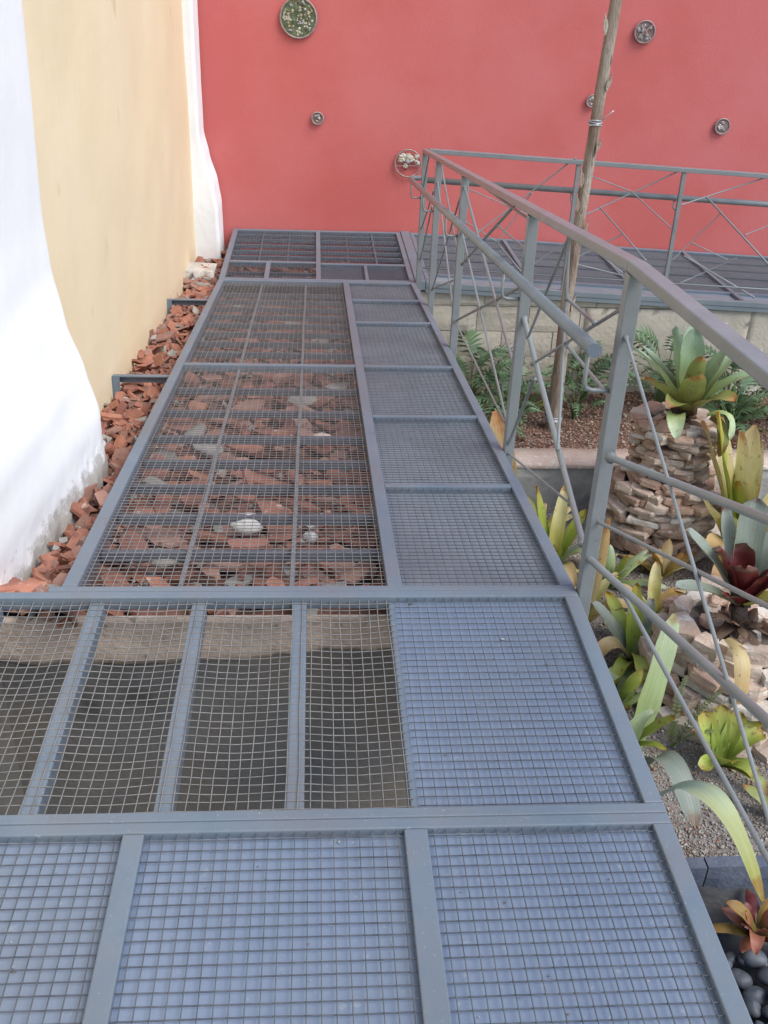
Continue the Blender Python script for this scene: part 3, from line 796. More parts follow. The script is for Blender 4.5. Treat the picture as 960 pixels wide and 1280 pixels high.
for p, r in zip(dense, dr):
    for k in range(N):
        a = 2*math.pi*k/N
        d = 1+.16*nz(math.cos(a)*1.5, math.sin(a)*1.5, p.z*1.4, 1.3)+.10*nz(math.cos(a)*4, math.sin(a)*4, p.z*3, 1)
        b.v.append((p.x+r*d*math.cos(a)*.92, p.y+r*d*math.sin(a), p.z))
for i in range(len(dense)-1):
    for k in range(N):
        a0 = i*N+k; a1 = i*N+(k+1) % N; b.f.append((a0, a1, a1+N, a0+N))
b.f.append(tuple((len(dense)-1)*N+k for k in range(N)))
trunk = child(b.build('trunk', BARK, None, True), tr)
RB = random.Random(4)
for (z, side, h) in ((.86, 1, .10), (.30, -1, .12), (-.05, 1, .16), (.52, 1, .07), (1.16, -1, .12), (.15, -1, .1), (-.5, 1, .12)):      # curling bark flakes
    b = MB(); x0 = .955+.028*z+side*.026; y = 4.066
    for k in range(6):
        t = k/5; wd = .016*math.sin(math.pi*min(.97, t+.08))
        out = side*(.006+.02*t*t); b.v += [(x0+out-wd, y-.012-.004*k/5, z+h*t), (x0+out+wd, y-.004, z+h*t+.006)]
    for k in range(5): b.f.append((2*k, 2*k+1, 2*k+3, 2*k+2))
    o = b.build('bark_flake', BARK); md = o.modifiers.new('s', 'SOLIDIFY'); md.thickness = .003; sub(o, trunk, tr)
for zc, R0, turns in ((.66, .041, 4), (-1.30, .062, 4)):
    b = MB(); pts = []
    for k in range(turns*14+1):
        a = 2*math.pi*k/14; pts.append((.975*1 + (0 if zc > 0 else -.026)+R0*math.cos(a), 4.1+R0*math.sin(a)*1.05, zc+.009*k/14+.004*math.sin(a*1.7)))
    if zc > 0: pts += [(1.03, 4.04, zc+.07), (1.06, 4.03, zc+.10)]
    sub(b.tube(pts, .0032, 5).build('tie_wire', TIEWIRE, None, True), trunk, tr)

# ------------------------------------------------------------------ tile rubble
RS = random.Random(21)
def tile_shard(L, Wd, n, seed, th=.014, curl=1.0):
    r = random.Random(seed); b = MB(); ring = []
    for k in range(n):
        a = 2*math.pi*(k+r.uniform(-.3, .3))/n
        c, s = math.cos(a), math.sin(a); q = 1/max(abs(c), abs(s))**.7*r.uniform(.72, 1.05)
        ring.append((c*q*L/2, s*q*Wd/2))
    Rr = .11/curl
    zc = lambda y: Rr-math.sqrt(max(1e-4, Rr*Rr-min(abs(y), Rr*.9)**2)) if curl > .05 else 0
    for zo in (th, 0):
        b.v.append((0, 0, zo-zc(0)*1))
        for (x, y) in ring: b.v.append((x, y, zo-zc(y)))
    m = n+1
    for k in range(n):
        a = 1+k; c = 1+(k+1) % n
        b.f += [(0, a, c), (m, m+c, m+a), (a, m+a, m+c, c)]
    return b
protos = []
for i in range(22):
    L = RS.uniform(.09, .20); Wd = L*RS.uniform(.42, .75)
    protos.append(tile_shard(L, Wd, RS.choice((5, 6, 7, 8)), 100+i, RS.uniform(.011, .017), RS.choice((.12, .5, .9, .9))).mesh('tile_shard'))
variants = {}
def vmesh(i, m):
    if (i, m.name) not in variants:
        me = protos[i].copy(); me.materials.append(m); variants[(i, m.name)] = me
    return variants[(i, m.name)]
def buttress_x(y):
    return -1.50-.14*max(0, (1.28-y)/1.2) if .0 < y < 1.33 else (-1.50 if y > 5.9 else -1.695)
cells = []
# the 300 that show largest: top of the heap, most in the nearer half
spots = []
tries = 0
def far_enough(x, y, d):
    return all((x-a)**2+(y-c)**2 > d*d for a, c in spots)
while len(spots) < 86 and tries < 20000:            # open strip by the walls
    tries += 1
    y = .06+5.6*RS.random()**1.15; xl = buttress_x(y)+.05
    if xl > -1.44: x = RS.uniform(xl-.03, -1.43)
    else: x = RS.uniform(xl, -1.44)
    if far_enough(x, y, .062): spots.append((x, y))
NS = len(spots)
while len(spots) < 300 and tries < 80000:            # below the open mesh
    tries += 1
    y = .19+3.55*RS.random()**1.25; x = RS.uniform(-1.36, -.50)
    if far_enough(x, y, .078): spots.append((x, y))
for i, (x, y) in enumerate(spots):
    strip = i < NS
    m = RS.choices((TERRA[0], TERRA[1], TERRA[2], SLATE), ((6, 3, 1.2, .3) if strip else (3, 5, 3, 1.2)))[0]
    me = vmesh(RS.randrange(len(protos)), m)
    o = link('tile_shard', me)
    o.location = (x, y, z_rub(x, y)+RS.uniform(.020, .055))
    s = RS.uniform(.5, .85) if strip else RS.uniform(.7, 1.15)
    o.scale = (s, s, 1)
    tilt = .42 if strip else .27
    o.rotation_euler = (RS.gauss(0, tilt)-.10, RS.gauss(0, tilt), RS.uniform(0, 6.28))
    hue = {TERRA[0]: 'orange', TERRA[1]: 'red-brown', TERRA[2]: 'dusky pink', SLATE: 'grey'}[m]
    big_ = 'large ' if s > (.68 if strip else .95) else 'small '
    if strip:
        if y < .62: wh, gp = 'at the near foot of white buttress', 'tile shards at the buttress foot'
        elif y < 1.35: wh, gp = 'between white buttress foot and ramp edge', 'tile shards at the buttress foot'
        elif y < 2.3: wh, gp = 'beside yellow wall before the nearer bracket', 'tile shards in the strip by the yellow wall'
        elif y < 4.2: wh, gp = 'beside yellow wall between the two brackets', 'tile shards in the strip by the yellow wall'
        else: wh, gp = 'beside yellow wall beyond the farther bracket', 'tile shards in the strip by the yellow wall'
        tag(o, big_+hue+' tile shard '+wh, 'tile shard', gp)
    else:
        js = [.348, .630, .900, 1.160, 1.445, 1.797, 2.154, 2.44, 2.86, 3.34]
        kth = sum(1 for j in js if y > j)
        nth = ['first', 'second', 'third', 'fourth', 'fifth', 'sixth', 'seventh', 'eighth'][kth] + ' joist gap' if kth < 8 else 'just beyond the cross bar' if kth == 8 else 'mid farther bay' if kth == 9 else 'towards the landing'
        colm = 'left of both rods' if x < -1.105 else 'right of both rods' if x > -.795 else 'between the rods'
        tag(o, big_+hue+' tile shard under mesh, '+nth+', '+colm, 'tile shard', 'tile shards under the open ramp mesh')
# all the smaller and farther shards, one mass
big = MB()
RM = []
def add_shard(x, y, z, L, seed, rx, ry, rz_):
    t = tile_shard(L, L*RS.uniform(.4, .8), RS.choice((4, 5, 6)), seed, .012, RS.choice((.1, .7)))
    M = Matrix.Translation((x, y, z)) @ Matrix.Rotation(rz_, 4, 'Z') @ Matrix.Rotation(ry, 4, 'Y') @ Matrix.Rotation(rx, 4, 'X')
    n = len(big.v); big.v += [tuple(M @ Vector(v)) for v in t.v]; big.f += [tuple(n+k for k in f) for f in t.f]
    RM.append((len(t.f), RS.choices((0, 1, 2, 3), (3, 4, 3, 1.5))[0]))
for i in range(2600):
    y = .17+6.1*RS.random(); x = RS.uniform(max(-1.69, buttress_x(y)), -.45)
    if i % 5 == 0: y = .08+5.4*RS.random(); x = RS.uniform(buttress_x(y), -1.42); add_shard(x, y, z_rub(x, y)+RS.uniform(0, .05), RS.uniform(.05, .12), i, RS.gauss(0, .6), RS.gauss(0, .6), RS.uniform(0, 6.28))
    elif i < 1500: add_shard(x, y, z_rub(x, y)+RS.uniform(-.01, .02), RS.uniform(.05, .13), i, RS.gauss(0, .35), RS.gauss(0, .35), RS.uniform(0, 6.28))
    elif i < 2000 and y > 3.2: add_shard(x, y, z_rub(x, y)+RS.uniform(.01, .05), RS.uniform(.08, .18), i, RS.gauss(0, .25), RS.gauss(0, .25), RS.uniform(0, 6.28))
    else: add_shard(x, y, z_rub(x, y)+RS.uniform(.0, .03), RS.uniform(.025, .06), i, RS.gauss(0, .5), RS.gauss(0, .5), RS.uniform(0, 6.28))
me = big.mesh('tile_rubble')
for m in TERRA+[SLATE]: me.materials.append(m)
me.polygons.foreach_set("material_index", np.concatenate([np.full(n, k) for n, k in RM]).astype(np.int32))
o = link('tile_rubble', me); tag(o, 'mass of smaller broken tile rubble under and beside the ramp', 'rubble', kind='stuff')

def lump(name, loc, size, m, seed, label, cat, flat=.6, group=None, rot=0.0, sub=2, amp=.3, parent=None):
    """a rounded irregular stone"""
    b = MB(); nU, nV = 12, 8
    for j in range(nV+1):
        th = math.pi*j/nV
        for i in range(nU):
            ph = 2*math.pi*i/nU
            d = Vector((math.sin(th)*math.cos(ph), math.sin(th)*math.sin(ph), math.cos(th)))
            k = 1+amp*noise.noise(d*1.4+Vector((seed*3.1, seed, 0)))
            b.v.append((d.x*size*k, d.y*size*.75*k, d.z*size*flat*k))
    for j in range(nV):
        for i in range(nU):
            a = j*nU+i; c = j*nU+(i+1) % nU; b.f.append((a, a+nU, c+nU, c))
    o = b.build(name, m, None, True); o.location = loc; o.rotation_euler = (0, 0, rot)
    if label: tag(o, label, cat, group)
    return o
def zs(x, y): return z_rub(x, y)+.06
lump('white_stone', (-.955, .63, zs(-.955, .63)+.02), .062, WHITESTONE, 1, 'white rounded stone lying on rubble under the mesh', 'stone', .55, amp=.2)
lump('pale_stone', (-.745, .52, zs(-.745, .52)+.03), .026, CRYST[3], 2, 'small pale grey stone near the right ribbed rod', 'stone', .9, amp=.15)
lump('grey_stone', (-1.19, .36, zs(-1.19, .36)+.02), .065, SLATE, 3, 'flat grey stone near the ramp joint under the mesh', 'stone', .35)
lump('beige_stone', (-.70, 1.58, zs(-.7, 1.58)+.02), .045, CONC_B, 4, 'beige flat stone in the rubble halfway along near bay', 'stone', .4)
lump('white_stone', (-.92, .20, zs(-.92, .2)+.01), .04, WHITESTONE, 6, 'white splinter stone close to the ramp joint', 'stone', .3, rot=.3)
lump('white_stone', (-1.60, 1.40, zs(-1.6, 1.4)+.02), .035, WHITESTONE, 8, 'white plaster chip just beyond the big buttress foot', 'stone', .5)
b = roughbox(-1.705, -1.49, 5.24, 5.50, -.92, -.655, zt=lambda x: -.615+.03*nz(x, 1, 2, 12), amp=.05, nx=14, nzv=10)
o = b.build('plaster_ledge', WHITEOLD); tag(o, 'rough whitish plaster ledge between yellow wall and landing', 'ledge')
big_t = link('tile_shard', tile_shard(.21, .12, 6, 993, .015, .9).mesh('tile_shard'), TERRA[0]); big_t.location = (-1.58, .17, -.105); big_t.rotation_euler = (-.15, .12, .5)
tag(big_t, 'largest terracotta tile piece at the near buttress foot', 'tile shard')
# dry weeds at the bracket
for k, (x, y) in enumerate(((-1.66, 4.25), (-1.62, 4.33))):
    b = MB()
    for i in range(9):
        a = RS.uniform(0, 6.28); q = RS.uniform(.02, .05); h = RS.uniform(.08, .16); z0 = z_rub(x, y)+.01
        b.tube([(x, y, z0), (x+q*.4*math.cos(a), y+q*.4*math.sin(a), z0+h*.6), (x+q*math.cos(a), y+q*math.sin(a), z0+h)], [.0018, .0014, .0006], 4, False)
    o = b.build('dry_weed', DRYWEED); tag(o, 'dry weed tuft by the far wall bracket' if k == 0 else 'second dry weed tuft behind the far wall bracket', 'weed')

# ------------------------------------------------------------------ stone pedestals
RP_ = random.Random(31)
def stone_mesh(L, D, H, seed):
    r = random.Random(seed); b = MB(); n = r.choice((6, 7, 7, 8)); pl = []
    for k in range(n):
        a = 2*math.pi*(k+r.uniform(-.36, .36))/n; c, s = math.cos(a), math.sin(a)
        q = 1/max(abs(c), abs(s))**.85*r.uniform(.76, 1.08); pl.append((c*q*L/2, s*q*D/2))
    for lev, sc in ((0, .96), (.30, 1.03), (.78, 1.0), (1, .93)):
        for (x, y) in pl: b.v.append((x*sc*r.uniform(.95, 1.05), y*sc*r.uniform(.95, 1.05), H*(lev+r.uniform(-.10, .10))))
    for l in range(3):
        for k in range(n): b.f.append((l*n+k, l*n+(k+1) % n, (l+1)*n+(k+1) % n, (l+1)*n+k))
    b.f.append(tuple(range(n))[::-1]); b.f.append(tuple(range(3*n, 4*n)))
    return b
SP = []
for i in range(26):
    SP.append(stone_mesh(1.0, RP_.uniform(.55, .9), 1.0, 500+i).mesh('stone'))
SPV = {}
def smesh(m):
    i = RP_.randrange(len(SP))
    if (i, m.name) not in SPV:
        me = SP[i].copy(); me.materials.append(m); SPV[(i, m.name)] = me
    return SPV[(i, m.name)]
def pedestal(cx, cy, z0, z1, rad, label, hs=(.035, .065), ls=(.10, .20), tilt=.08, top=True):
    root = empty('stone_pedestal', (cx, cy, z0)); tag(root, label, 'pedestal')
    H = z1-z0
    b = MB(); N = 20; LV = 8
    for j in range(LV+1):
        t = j/LV; r = rad(t)-.07
        for k in range(N): b.v.append((r*math.cos(2*math.pi*k/N), r*math.sin(2*math.pi*k/N), H*t-(.07 if j == LV else 0)))
    for j in range(LV):
        for k in range(N): b.f.append((j*N+k, j*N+(k+1) % N, (j+1)*N+(k+1) % N, (j+1)*N+k))
    b.f.append(tuple(LV*N+k for k in range(N)))
    b.build('core', COREMAT, root, True)
    for k in range(16):
        a = RP_.uniform(0, 6.28); q = (rad(1)-.06)*RP_.uniform(.4, .75)
        o = link('stone', smesh(RP_.choice(STONE)), None, root, (q*math.cos(a), q*math.sin(a), H-.075+RP_.uniform(0, .02))); o.scale = (RP_.uniform(.07, .14), RP_.uniform(.08, .15), RP_.uniform(.035, .06)); o.rotation_euler = (RP_.gauss(0, .2), RP_.gauss(0, .2), RP_.uniform(0, 6.28))
    z = 0
    while z < H-.02:
        t = z/H; h = RP_.uniform(*hs)*(1.25-.5*t); R = rad(t)
        a = RP_.uniform(0, 6.28); end = a+2*math.pi
        while a < end-.12:
            L = RP_.uniform(*ls)*(1.35-.7*t); da = L/R
            L = min(L, .62*R); da = L/R
            if a+da > end: da = end-a; L = da*R
            am = a+da/2; rr = R-.05+RP_.uniform(-.035, .045)
            m = RP_.choices(STONE, (5, 4, 2.2))[0]
            hh = h*RP_.uniform(.75, 1.1)
            o = link('stone', smesh(m), None, root, (rr*math.cos(am), rr*math.sin(am), z+RP_.uniform(-.006, .008)))
            o.scale = (L*1.04, RP_.uniform(.13, .19), hh)
            o.rotation_euler = (RP_.gauss(0, tilt), RP_.gauss(0, tilt), am+math.pi/2+RP_.gauss(0, .10))
            a += da
        z += h*.93
    return root
def rad1(t): return .345-.05*t if t < .42 else (.325-.12*(t-.42)/.2 if t < .62 else .215+.03*(t-.62)/.38)
pedestal(1.42, 3.02, -1.60, -.80, rad1, 'tall stacked sandstone pedestal carrying the silver-green bromeliad', hs=(.024, .046), ls=(.11, .27), tilt=.11)
def rad2(t): return .46-.14*t
pedestal(1.30, 1.48, -1.60, -1.13, rad2, 'wide stacked stone pedestal carrying the dark red bromeliad', hs=(.045, .085), ls=(.16, .34), tilt=.14)

# ------------------------------------------------------------------ plants
RTW = random.Random(55)
def strap(base, ctrl, tip, width, m, parent, side=None, prof='strap', chan=.22, n=14, twist=0.0, name='leaf'):
    B = Vector(base); C_ = Vector(ctrl); T = Vector(tip); b = MB()
    twist += RTW.uniform(-.5, .5)
    for i in range(n+1):
        t = i/n
        p = B*(1-t)**2+C_*2*t*(1-t)+T*t*t
        d = ((C_-B)*(1-t)+(T-C_)*t).normalized()
        sd_ = Vector(side) if side else d.cross(Vector((0, 0, 1)))
        if sd_.length < 1e-3: sd_ = Vector((1, 0, 0))
        sd_ = (sd_-d*sd_.dot(d)).normalized(); 
        if twist: sd_ = Matrix.Rotation(twist*t, 3, d) @ sd_
        nm = sd_.cross(d).normalized()
        if prof == 'strap': wd = width*(.80+.35*math.sin(math.pi*min(1, t*1.15)))*(1 if t < .72 else math.sqrt(max(0, 1-((t-.72)/.285)**2)))
        elif prof == 'blunt': wd = width*(.75+.35*math.sin(math.pi*t*.8))*(1 if t < .88 else math.sqrt(max(.0, 1-((t-.88)/.125)**2)))
        else: wd = width*math.sin(math.pi*min(1, .12+t*.88))**.8
        wd += width*.02*math.sin(t*31+base[0]*40)
        for k, u in enumerate((-1, -.5, 0, .5, 1)):
            q = p+sd_*u*wd/2+nm*(chan*width*(u*u-.35)*(1-.5*t))+nm*width*.03*math.sin(t*17+u*2)
            b.v.append(tuple(q)); b.uv.append(((u+1)/2, t))
    for i in range(n):
        for k in range(4): a = i*5+k; b.f.append((a, a+1, a+6, a+5))
    o = b.build(name, m, None, True)
    if parent: child(o, parent)
    return o

RPN = random.Random(77)
def plant(name, loc, label, cat, group=None):
    r = empty(name, loc); return tag(r, label, cat, group)
def rosette(root, c, n, lmin, lmax, width, mats, elev=(20, 75), az0=0, droop=.35, jit=.3, prof='strap', r0=.02):
    c = Vector(c)
    for i in range(n):
        az = az0+2.39996*i+RPN.uniform(-jit, jit); t = i/max(1, n-1)
        el = math.radians(elev[0]+(elev[1]-elev[0])*t+RPN.uniform(-6, 6)); L = lmax+(lmin-lmax)*t*RPN.uniform(.7, 1.1)
        h = Vector((math.cos(az), math.sin(az), 0))
        b0 = c+h*r0
        ct = b0+(h*math.cos(el+.18)+Vector((0, 0, math.sin(el+.18))))*L*.55
        tp = b0+(h*math.cos(el)+Vector((0, 0, math.sin(el))))*L-Vector((0, 0, droop*L*(1-t)*.6))
        strap(b0, ct, tp, width*RPN.uniform(.8, 1.1), RPN.choice(mats), root, prof=prof, side=(-h.y, h.x, 0))

def rootball(root, c, r, h):
    b = MB(); N = 12
    for j, (q, z) in enumerate(((1.25, -.02), (1.0, .25), (.62, .6), (.52, 1.0))):
        for k in range(N):
            a = 2*math.pi*k/N; d = 1+.25*nz(math.cos(a)*2, math.sin(a)*2, j+c[0], 1.7)
            b.v.append((c[0]+r*q*d*math.cos(a), c[1]+r*q*d*math.sin(a), c[2]+h*z))
    for j in range(3):
        for k in range(N): b.f.append((j*N+k, j*N+(k+1) % N, (j+1)*N+(k+1) % N, (j+1)*N+k))
    b.f.append(tuple(3*N+k for k in range(N)))
    child(b.build('root_ball', ROOT, None, True), root)

# a: silver-green bromeliad on the tall pedestal
c = Vector((1.43, 2.95, -.70)); p = plant('bromeliad', (1.42, 2.98, -.80), 'large silver-green bromeliad on top of tall stone pedestal', 'bromeliad')
rootball(p, (1.40, 2.98, -.83), .08, .16)
rosette(p, (1.40, 2.95, -.78), 16, .08, .16, .05, [L_DEAD], (-25, 65), .3, .5)
S = L_SILVER
for (tip, ctl, wd, m) in (
    ((1.02, 2.92, -.33), (1.22, 2.93, -.42), .085, S), ((1.30, 3.00, -.235), (1.31, 3.02, -.45), .10, S), ((1.44, 3.08, -.27), (1.42, 3.05, -.42), .105, S),
    ((1.66, 3.02, -.33), (1.57, 3.0, -.42), .095, S), ((1.93, 2.90, -.49), (1.68, 2.92, -.40), .085, S), ((1.08, 2.78, -.46), (1.2, 2.82, -.50), .09, L_OLIVE),
    ((1.36, 2.70, -.42), (1.36, 2.78, -.48), .095, L_OLIVE), ((1.58, 2.68, -.55), (1.52, 2.76, -.50), .09, L_OLIVE), ((1.22, 2.70, -.60), (1.28, 2.76, -.52), .085, L_OLIVE),
    ((1.50, 3.25, -.30), (1.46, 3.14, -.42), .09, S), ((1.75, 3.15, -.45), (1.62, 3.08, -.42), .085, S), ((1.15, 3.15, -.40), (1.27, 3.08, -.45), .08, S), ((1.42, 2.86, -.36), (1.41, 2.90, -.45), .07, L_OLIVE)):
    strap(c-Vector((0, 0, .05)), ctl, tip, wd*1.3, m, p, prof='strap', side=None, chan=.26)
strap((1.33, 2.84, -.70), (1.27, 2.72, -.62), (1.29, 2.68, -.78), .09, L_PALE, p); strap((1.52, 2.84, -.72), (1.60, 2.72, -.70), (1.57, 2.70, -.90), .075, L_OLIVE, p)
strap((1.50, 2.82, -.70), (1.64, 2.76, -.60), (1.62, 2.72, -.80), .06, L_PALE, p)

# b: tall yellow bromeliad behind / right of the tall pedestal
p = plant('bromeliad', (1.80, 2.66, -1.60), 'tall yellow-green bromeliad right of the tall pedestal', 'bromeliad'); c = (1.80, 2.68, -1.57)
for (tip, ctl, wd, m) in (
    ((1.62, 2.62, -.70), (1.72, 2.60, -1.05), .10, L_YELLOW), ((1.90, 2.60, -.92), (1.86, 2.58, -1.15), .10, L_YELLOW), ((1.56, 2.46, -1.16), (1.68, 2.5, -1.2), .09, L_YELLOW), ((1.98, 2.46, -1.05), (1.90, 2.5, -1.2), .09, L_YELLOW), ((1.64, 2.36, -1.22), (1.72, 2.44, -1.2), .085, L_LIME),
    ((1.50, 2.70, -.62), (1.64, 2.66, -1.05), .095, L_LIME), ((1.76, 2.74, -.72), (1.72, 2.70, -1.05), .10, L_YELLOW), ((1.47, 2.80, -.72), (1.60, 2.74, -1.0), .085, L_YELLOW),
    ((1.62, 2.90, -.74), (1.68, 2.80, -1.1), .08, L_YELLOW), ((1.86, 2.84, -.86), (1.80, 2.74, -1.12), .075, L_YELLOW), ((1.38, 2.52, -1.00), (1.56, 2.54, -1.18), .09, L_YELLOW),
    ((1.98, 2.66, -1.08), (1.90, 2.62, -1.2), .085, L_ORANGE), ((2.08, 2.56, -1.2), (1.94, 2.56, -1.2), .08, L_TAN), ((1.78, 2.42, -1.02), (1.76, 2.44, -1.2), .08, L_YELLOW),
    ((1.46, 2.38, -1.32), (1.60, 2.44, -1.2), .085, L_TAN), ((1.90, 2.36, -1.20), (1.84, 2.44, -1.25), .09, L_YELLOW), ((1.70, 2.30, -1.38), (1.72, 2.40, -1.15), .09, L_YELLOW),
    ((1.50, 2.28, -1.52), (1.62, 2.36, -1.30), .08, L_ORANGE), ((2.12, 2.42, -1.36), (1.96, 2.50, -1.25), .08, L_YELLOW), ((1.66, 2.60, -1.0), (1.72, 2.6, -1.2), .07, L_LIME)):
    strap(c, ctl, tip, wd*1.45, m, p, chan=.20)

# c: dark red bromeliad on the wide pedestal
p = plant('bromeliad', (1.24, 1.42, -1.13), 'dark red bromeliad with grey-green tips on wide pedestal', 'bromeliad'); c = (1.22, 1.40, -1.03)
rootball(p, (1.22, 1.38, -1.17), .06, .16)
rosette(p, (1.22, 1.36, -1.10), 16, .07, .15, .045, [L_DEAD], (-30, 60), .3, .5)
for (tip, ctl, wd, m) in (
    ((.92, 1.46, -.66), (1.08, 1.44, -.78), .085, L_GREY), ((1.145, 1.62, -.62), (1.16, 1.55, -.78), .10, L_GREY), ((1.27, 1.58, -.56), (1.24, 1.52, -.75), .12, L_GREY),
    ((1.42, 1.50, -.62), (1.34, 1.46, -.76), .11, L_GREY), ((.86, 1.30, -.86), (1.02, 1.34, -.86), .075, L_GREY), ((1.07, 1.42, -.74), (1.14, 1.42, -.82), .11, L_RED),
    ((1.17, 1.34, -.78), (1.18, 1.36, -.86), .12, L_RED), ((1.30, 1.32, -.78), (1.26, 1.36, -.86), .12, L_RED), ((1.40, 1.34, -.74), (1.34, 1.36, -.85), .11, L_RED),
    ((1.22, 1.48, -.74), (1.21, 1.46, -.85), .10, L_RED), ((1.10, 1.28, -.90), (1.14, 1.32, -.9), .08, L_RED), ((1.50, 1.20, -.86), (1.38, 1.28, -.85), .10, L_YELLOW)):
    strap(c, ctl, tip, wd, m, p, chan=.34, prof='blunt')
strap((1.12, 1.22, -1.08), (1.14, 1.05, -1.02), (1.12, 1.00, -1.27), .07, L_TAN, p, prof='blunt', side=(1, 0, 0))

# d: lime bromeliad close to the ramp edge
p = plant('bromeliad', (.62, 2.55, -1.60), 'lime green bromeliad tucked beside the lower ramp edge', 'bromeliad'); c = (.64, 2.55, -1.58)
for (tip, ctl, wd, m) in (
    ((.44, 2.66, -1.12), (.54, 2.62, -1.30), .07, L_LIME), ((.54, 2.72, -1.10), (.58, 2.66, -1.3), .075, L_LIME), ((.36, 2.48, -1.30), (.48, 2.52, -1.32), .075, L_LIME),
    ((.70, 2.70, -1.08), (.68, 2.64, -1.3), .07, L_YELLOW), ((.60, 2.34, -1.28), (.61, 2.42, -1.33), .08, L_LIME), ((.82, 2.62, -1.20), (.76, 2.6, -1.32), .07, L_LIME),
    ((.46, 2.30, -1.46), (.54, 2.40, -1.34), .07, L_YELLOW), ((.80, 2.36, -1.34), (.73, 2.45, -1.33), .08, L_PALE), ((.92, 2.50, -1.38), (.8, 2.54, -1.32), .06, L_GREY), ((.70, 2.22, -1.50), (.68, 2.36, -1.3), .07, L_TAN)):
    strap(c, ctl, tip, wd, m, p, chan=.28)

# h: yellow strap leaves leaning by the near post
p = plant('bromeliad', (.62, 1.95, -1.60), 'pale yellow bromeliad with stiff leaf behind the near railing post', 'bromeliad'); c = (.66, 1.95, -1.58)
for (tip, ctl, wd, m) in (
    ((.665, 1.75, -.76), (.655, 1.76, -1.15), .075, L_TAN), ((.72, 2.10, -1.08), (.68, 2.02, -1.3), .07, L_YELLOW), ((.86, 2.04, -1.26), (.78, 2.0, -1.28), .075, L_YELLOW),
    ((.52, 2.10, -1.32), (.58, 2.02, -1.34), .07, L_LIME), ((.98, 1.92, -1.44), (.82, 1.93, -1.28), .08, L_TAN), ((.46, 1.86, -1.44), (.54, 1.9, -1.34), .07, L_LIME), ((.80, 2.2, -1.3), (.74, 2.1, -1.32), .06, L_LIME)):
    strap(c, ctl, tip, wd, m, p, chan=.28)

# e: broad pale strap leaves
p = plant('bromeliad', (.86, 1.62, -1.60), 'sage bromeliad with arching dry leaves in gravel mid bed', 'bromeliad'); c = (.88, 1.66, -1.57)
for (tip, ctl, wd, m) in (
    ((.90, 1.86, -1.20), (.89, 1.78, -1.36), .075, L_LIME), ((.66, 1.86, -1.30), (.76, 1.8, -1.34), .08, L_GREY), ((1.10, 1.74, -1.44), (1.02, 1.74, -1.26), .075, L_PALE),
    ((1.02, 1.92, -1.34), (.96, 1.8, -1.34), .07, L_GREY), ((.62, 1.58, -1.56), (.72, 1.62, -1.24), .075, L_TAN), ((.70, 1.44, -1.58), (.78, 1.54, -1.36), .065, L_LIME),
    ((.60, 1.42, -1.57), (.72, 1.46, -1.42), .06, L_PALE), ((.84, 1.42, -1.5), (.86, 1.54, -1.3), .07, L_LIME), ((1.04, 1.52, -1.5), (.98, 1.58, -1.36), .07, L_GREY), ((.80, 2.0, -1.35), (.84, 1.86, -1.36), .065, L_LIME)):
    strap(c, ctl, tip, wd, m, p, chan=.26)
p = plant('bromeliad', (.68, 1.06, -1.60), 'young bromeliad with one broad upright pale leaf beside platform', 'bromeliad')
strap((.70, 1.06, -1.60), (.82, 1.18, -1.28), (.872, 1.30, -1.00), .125, L_PALE, p, prof='blunt', side=(.9, .1, -.35), chan=.14)
strap((.68, 1.07, -1.58), (.78, 1.02, -1.40), (.85, 1.0, -1.34), .075, L_LIME, p); strap((.68, 1.07, -1.58), (.60, 1.16, -1.38), (.60, 1.28, -1.38), .07, L_PALE, p); strap((.68, 1.07, -1.58), (.76, .98, -1.45), (.80, .92, -1.46), .06, L_LIME, p)

# g: drooping sage leaf over the platform edge
p = plant('bromeliad', (.60, .72, -1.60), 'long drooping sage leaf arching past the platform edge', 'bromeliad')
strap((.60, .74, -1.56), (.70, .80, -1.08), (.775, .47, -1.44), .10, L_GREY, p, prof='blunt', side=(-.9, -.35, 0)); strap((.60, .62, -1.56), (.70, .40, -.82), (.915, .12, -1.46), .115, L_DROOP, p, side=(-.75, -.5, .1), prof='strap', n=24, chan=.10)
strap((.56, .80, -1.56), (.62, .92, -1.25), (.72, .92, -1.24), .07, L_PALE, p); strap((.58, .74, -1.57), (.48, .64, -1.35), (.46, .56, -1.4), .07, L_GREY, p)

p = plant('bromeliad', (1.12, 2.12, -1.60), 'low tan and yellow bromeliad in front of the tall pedestal', 'bromeliad')
for (tip, ctl, wd, m) in (((1.34, 2.20, -1.50), (1.24, 2.18, -1.42), .07, L_ORANGE), ((1.42, 2.05, -1.55), (1.26, 2.08, -1.46), .075, L_YELLOW), ((.92, 2.22, -1.45), (1.0, 2.18, -1.42), .06, L_TAN), ((1.0, 1.96, -1.55), (1.06, 2.02, -1.44), .06, L_LIME), ((1.18, 2.34, -1.38), (1.15, 2.24, -1.42), .06, L_YELLOW), ((1.24, 1.92, -1.56), (1.2, 2.0, -1.44), .065, L_GREY), ((.96, 2.08, -1.5), (1.04, 2.1, -1.42), .06, L_OLIVE)):
    strap((1.12, 2.12, -1.58), ctl, tip, wd, m, p, chan=.25)

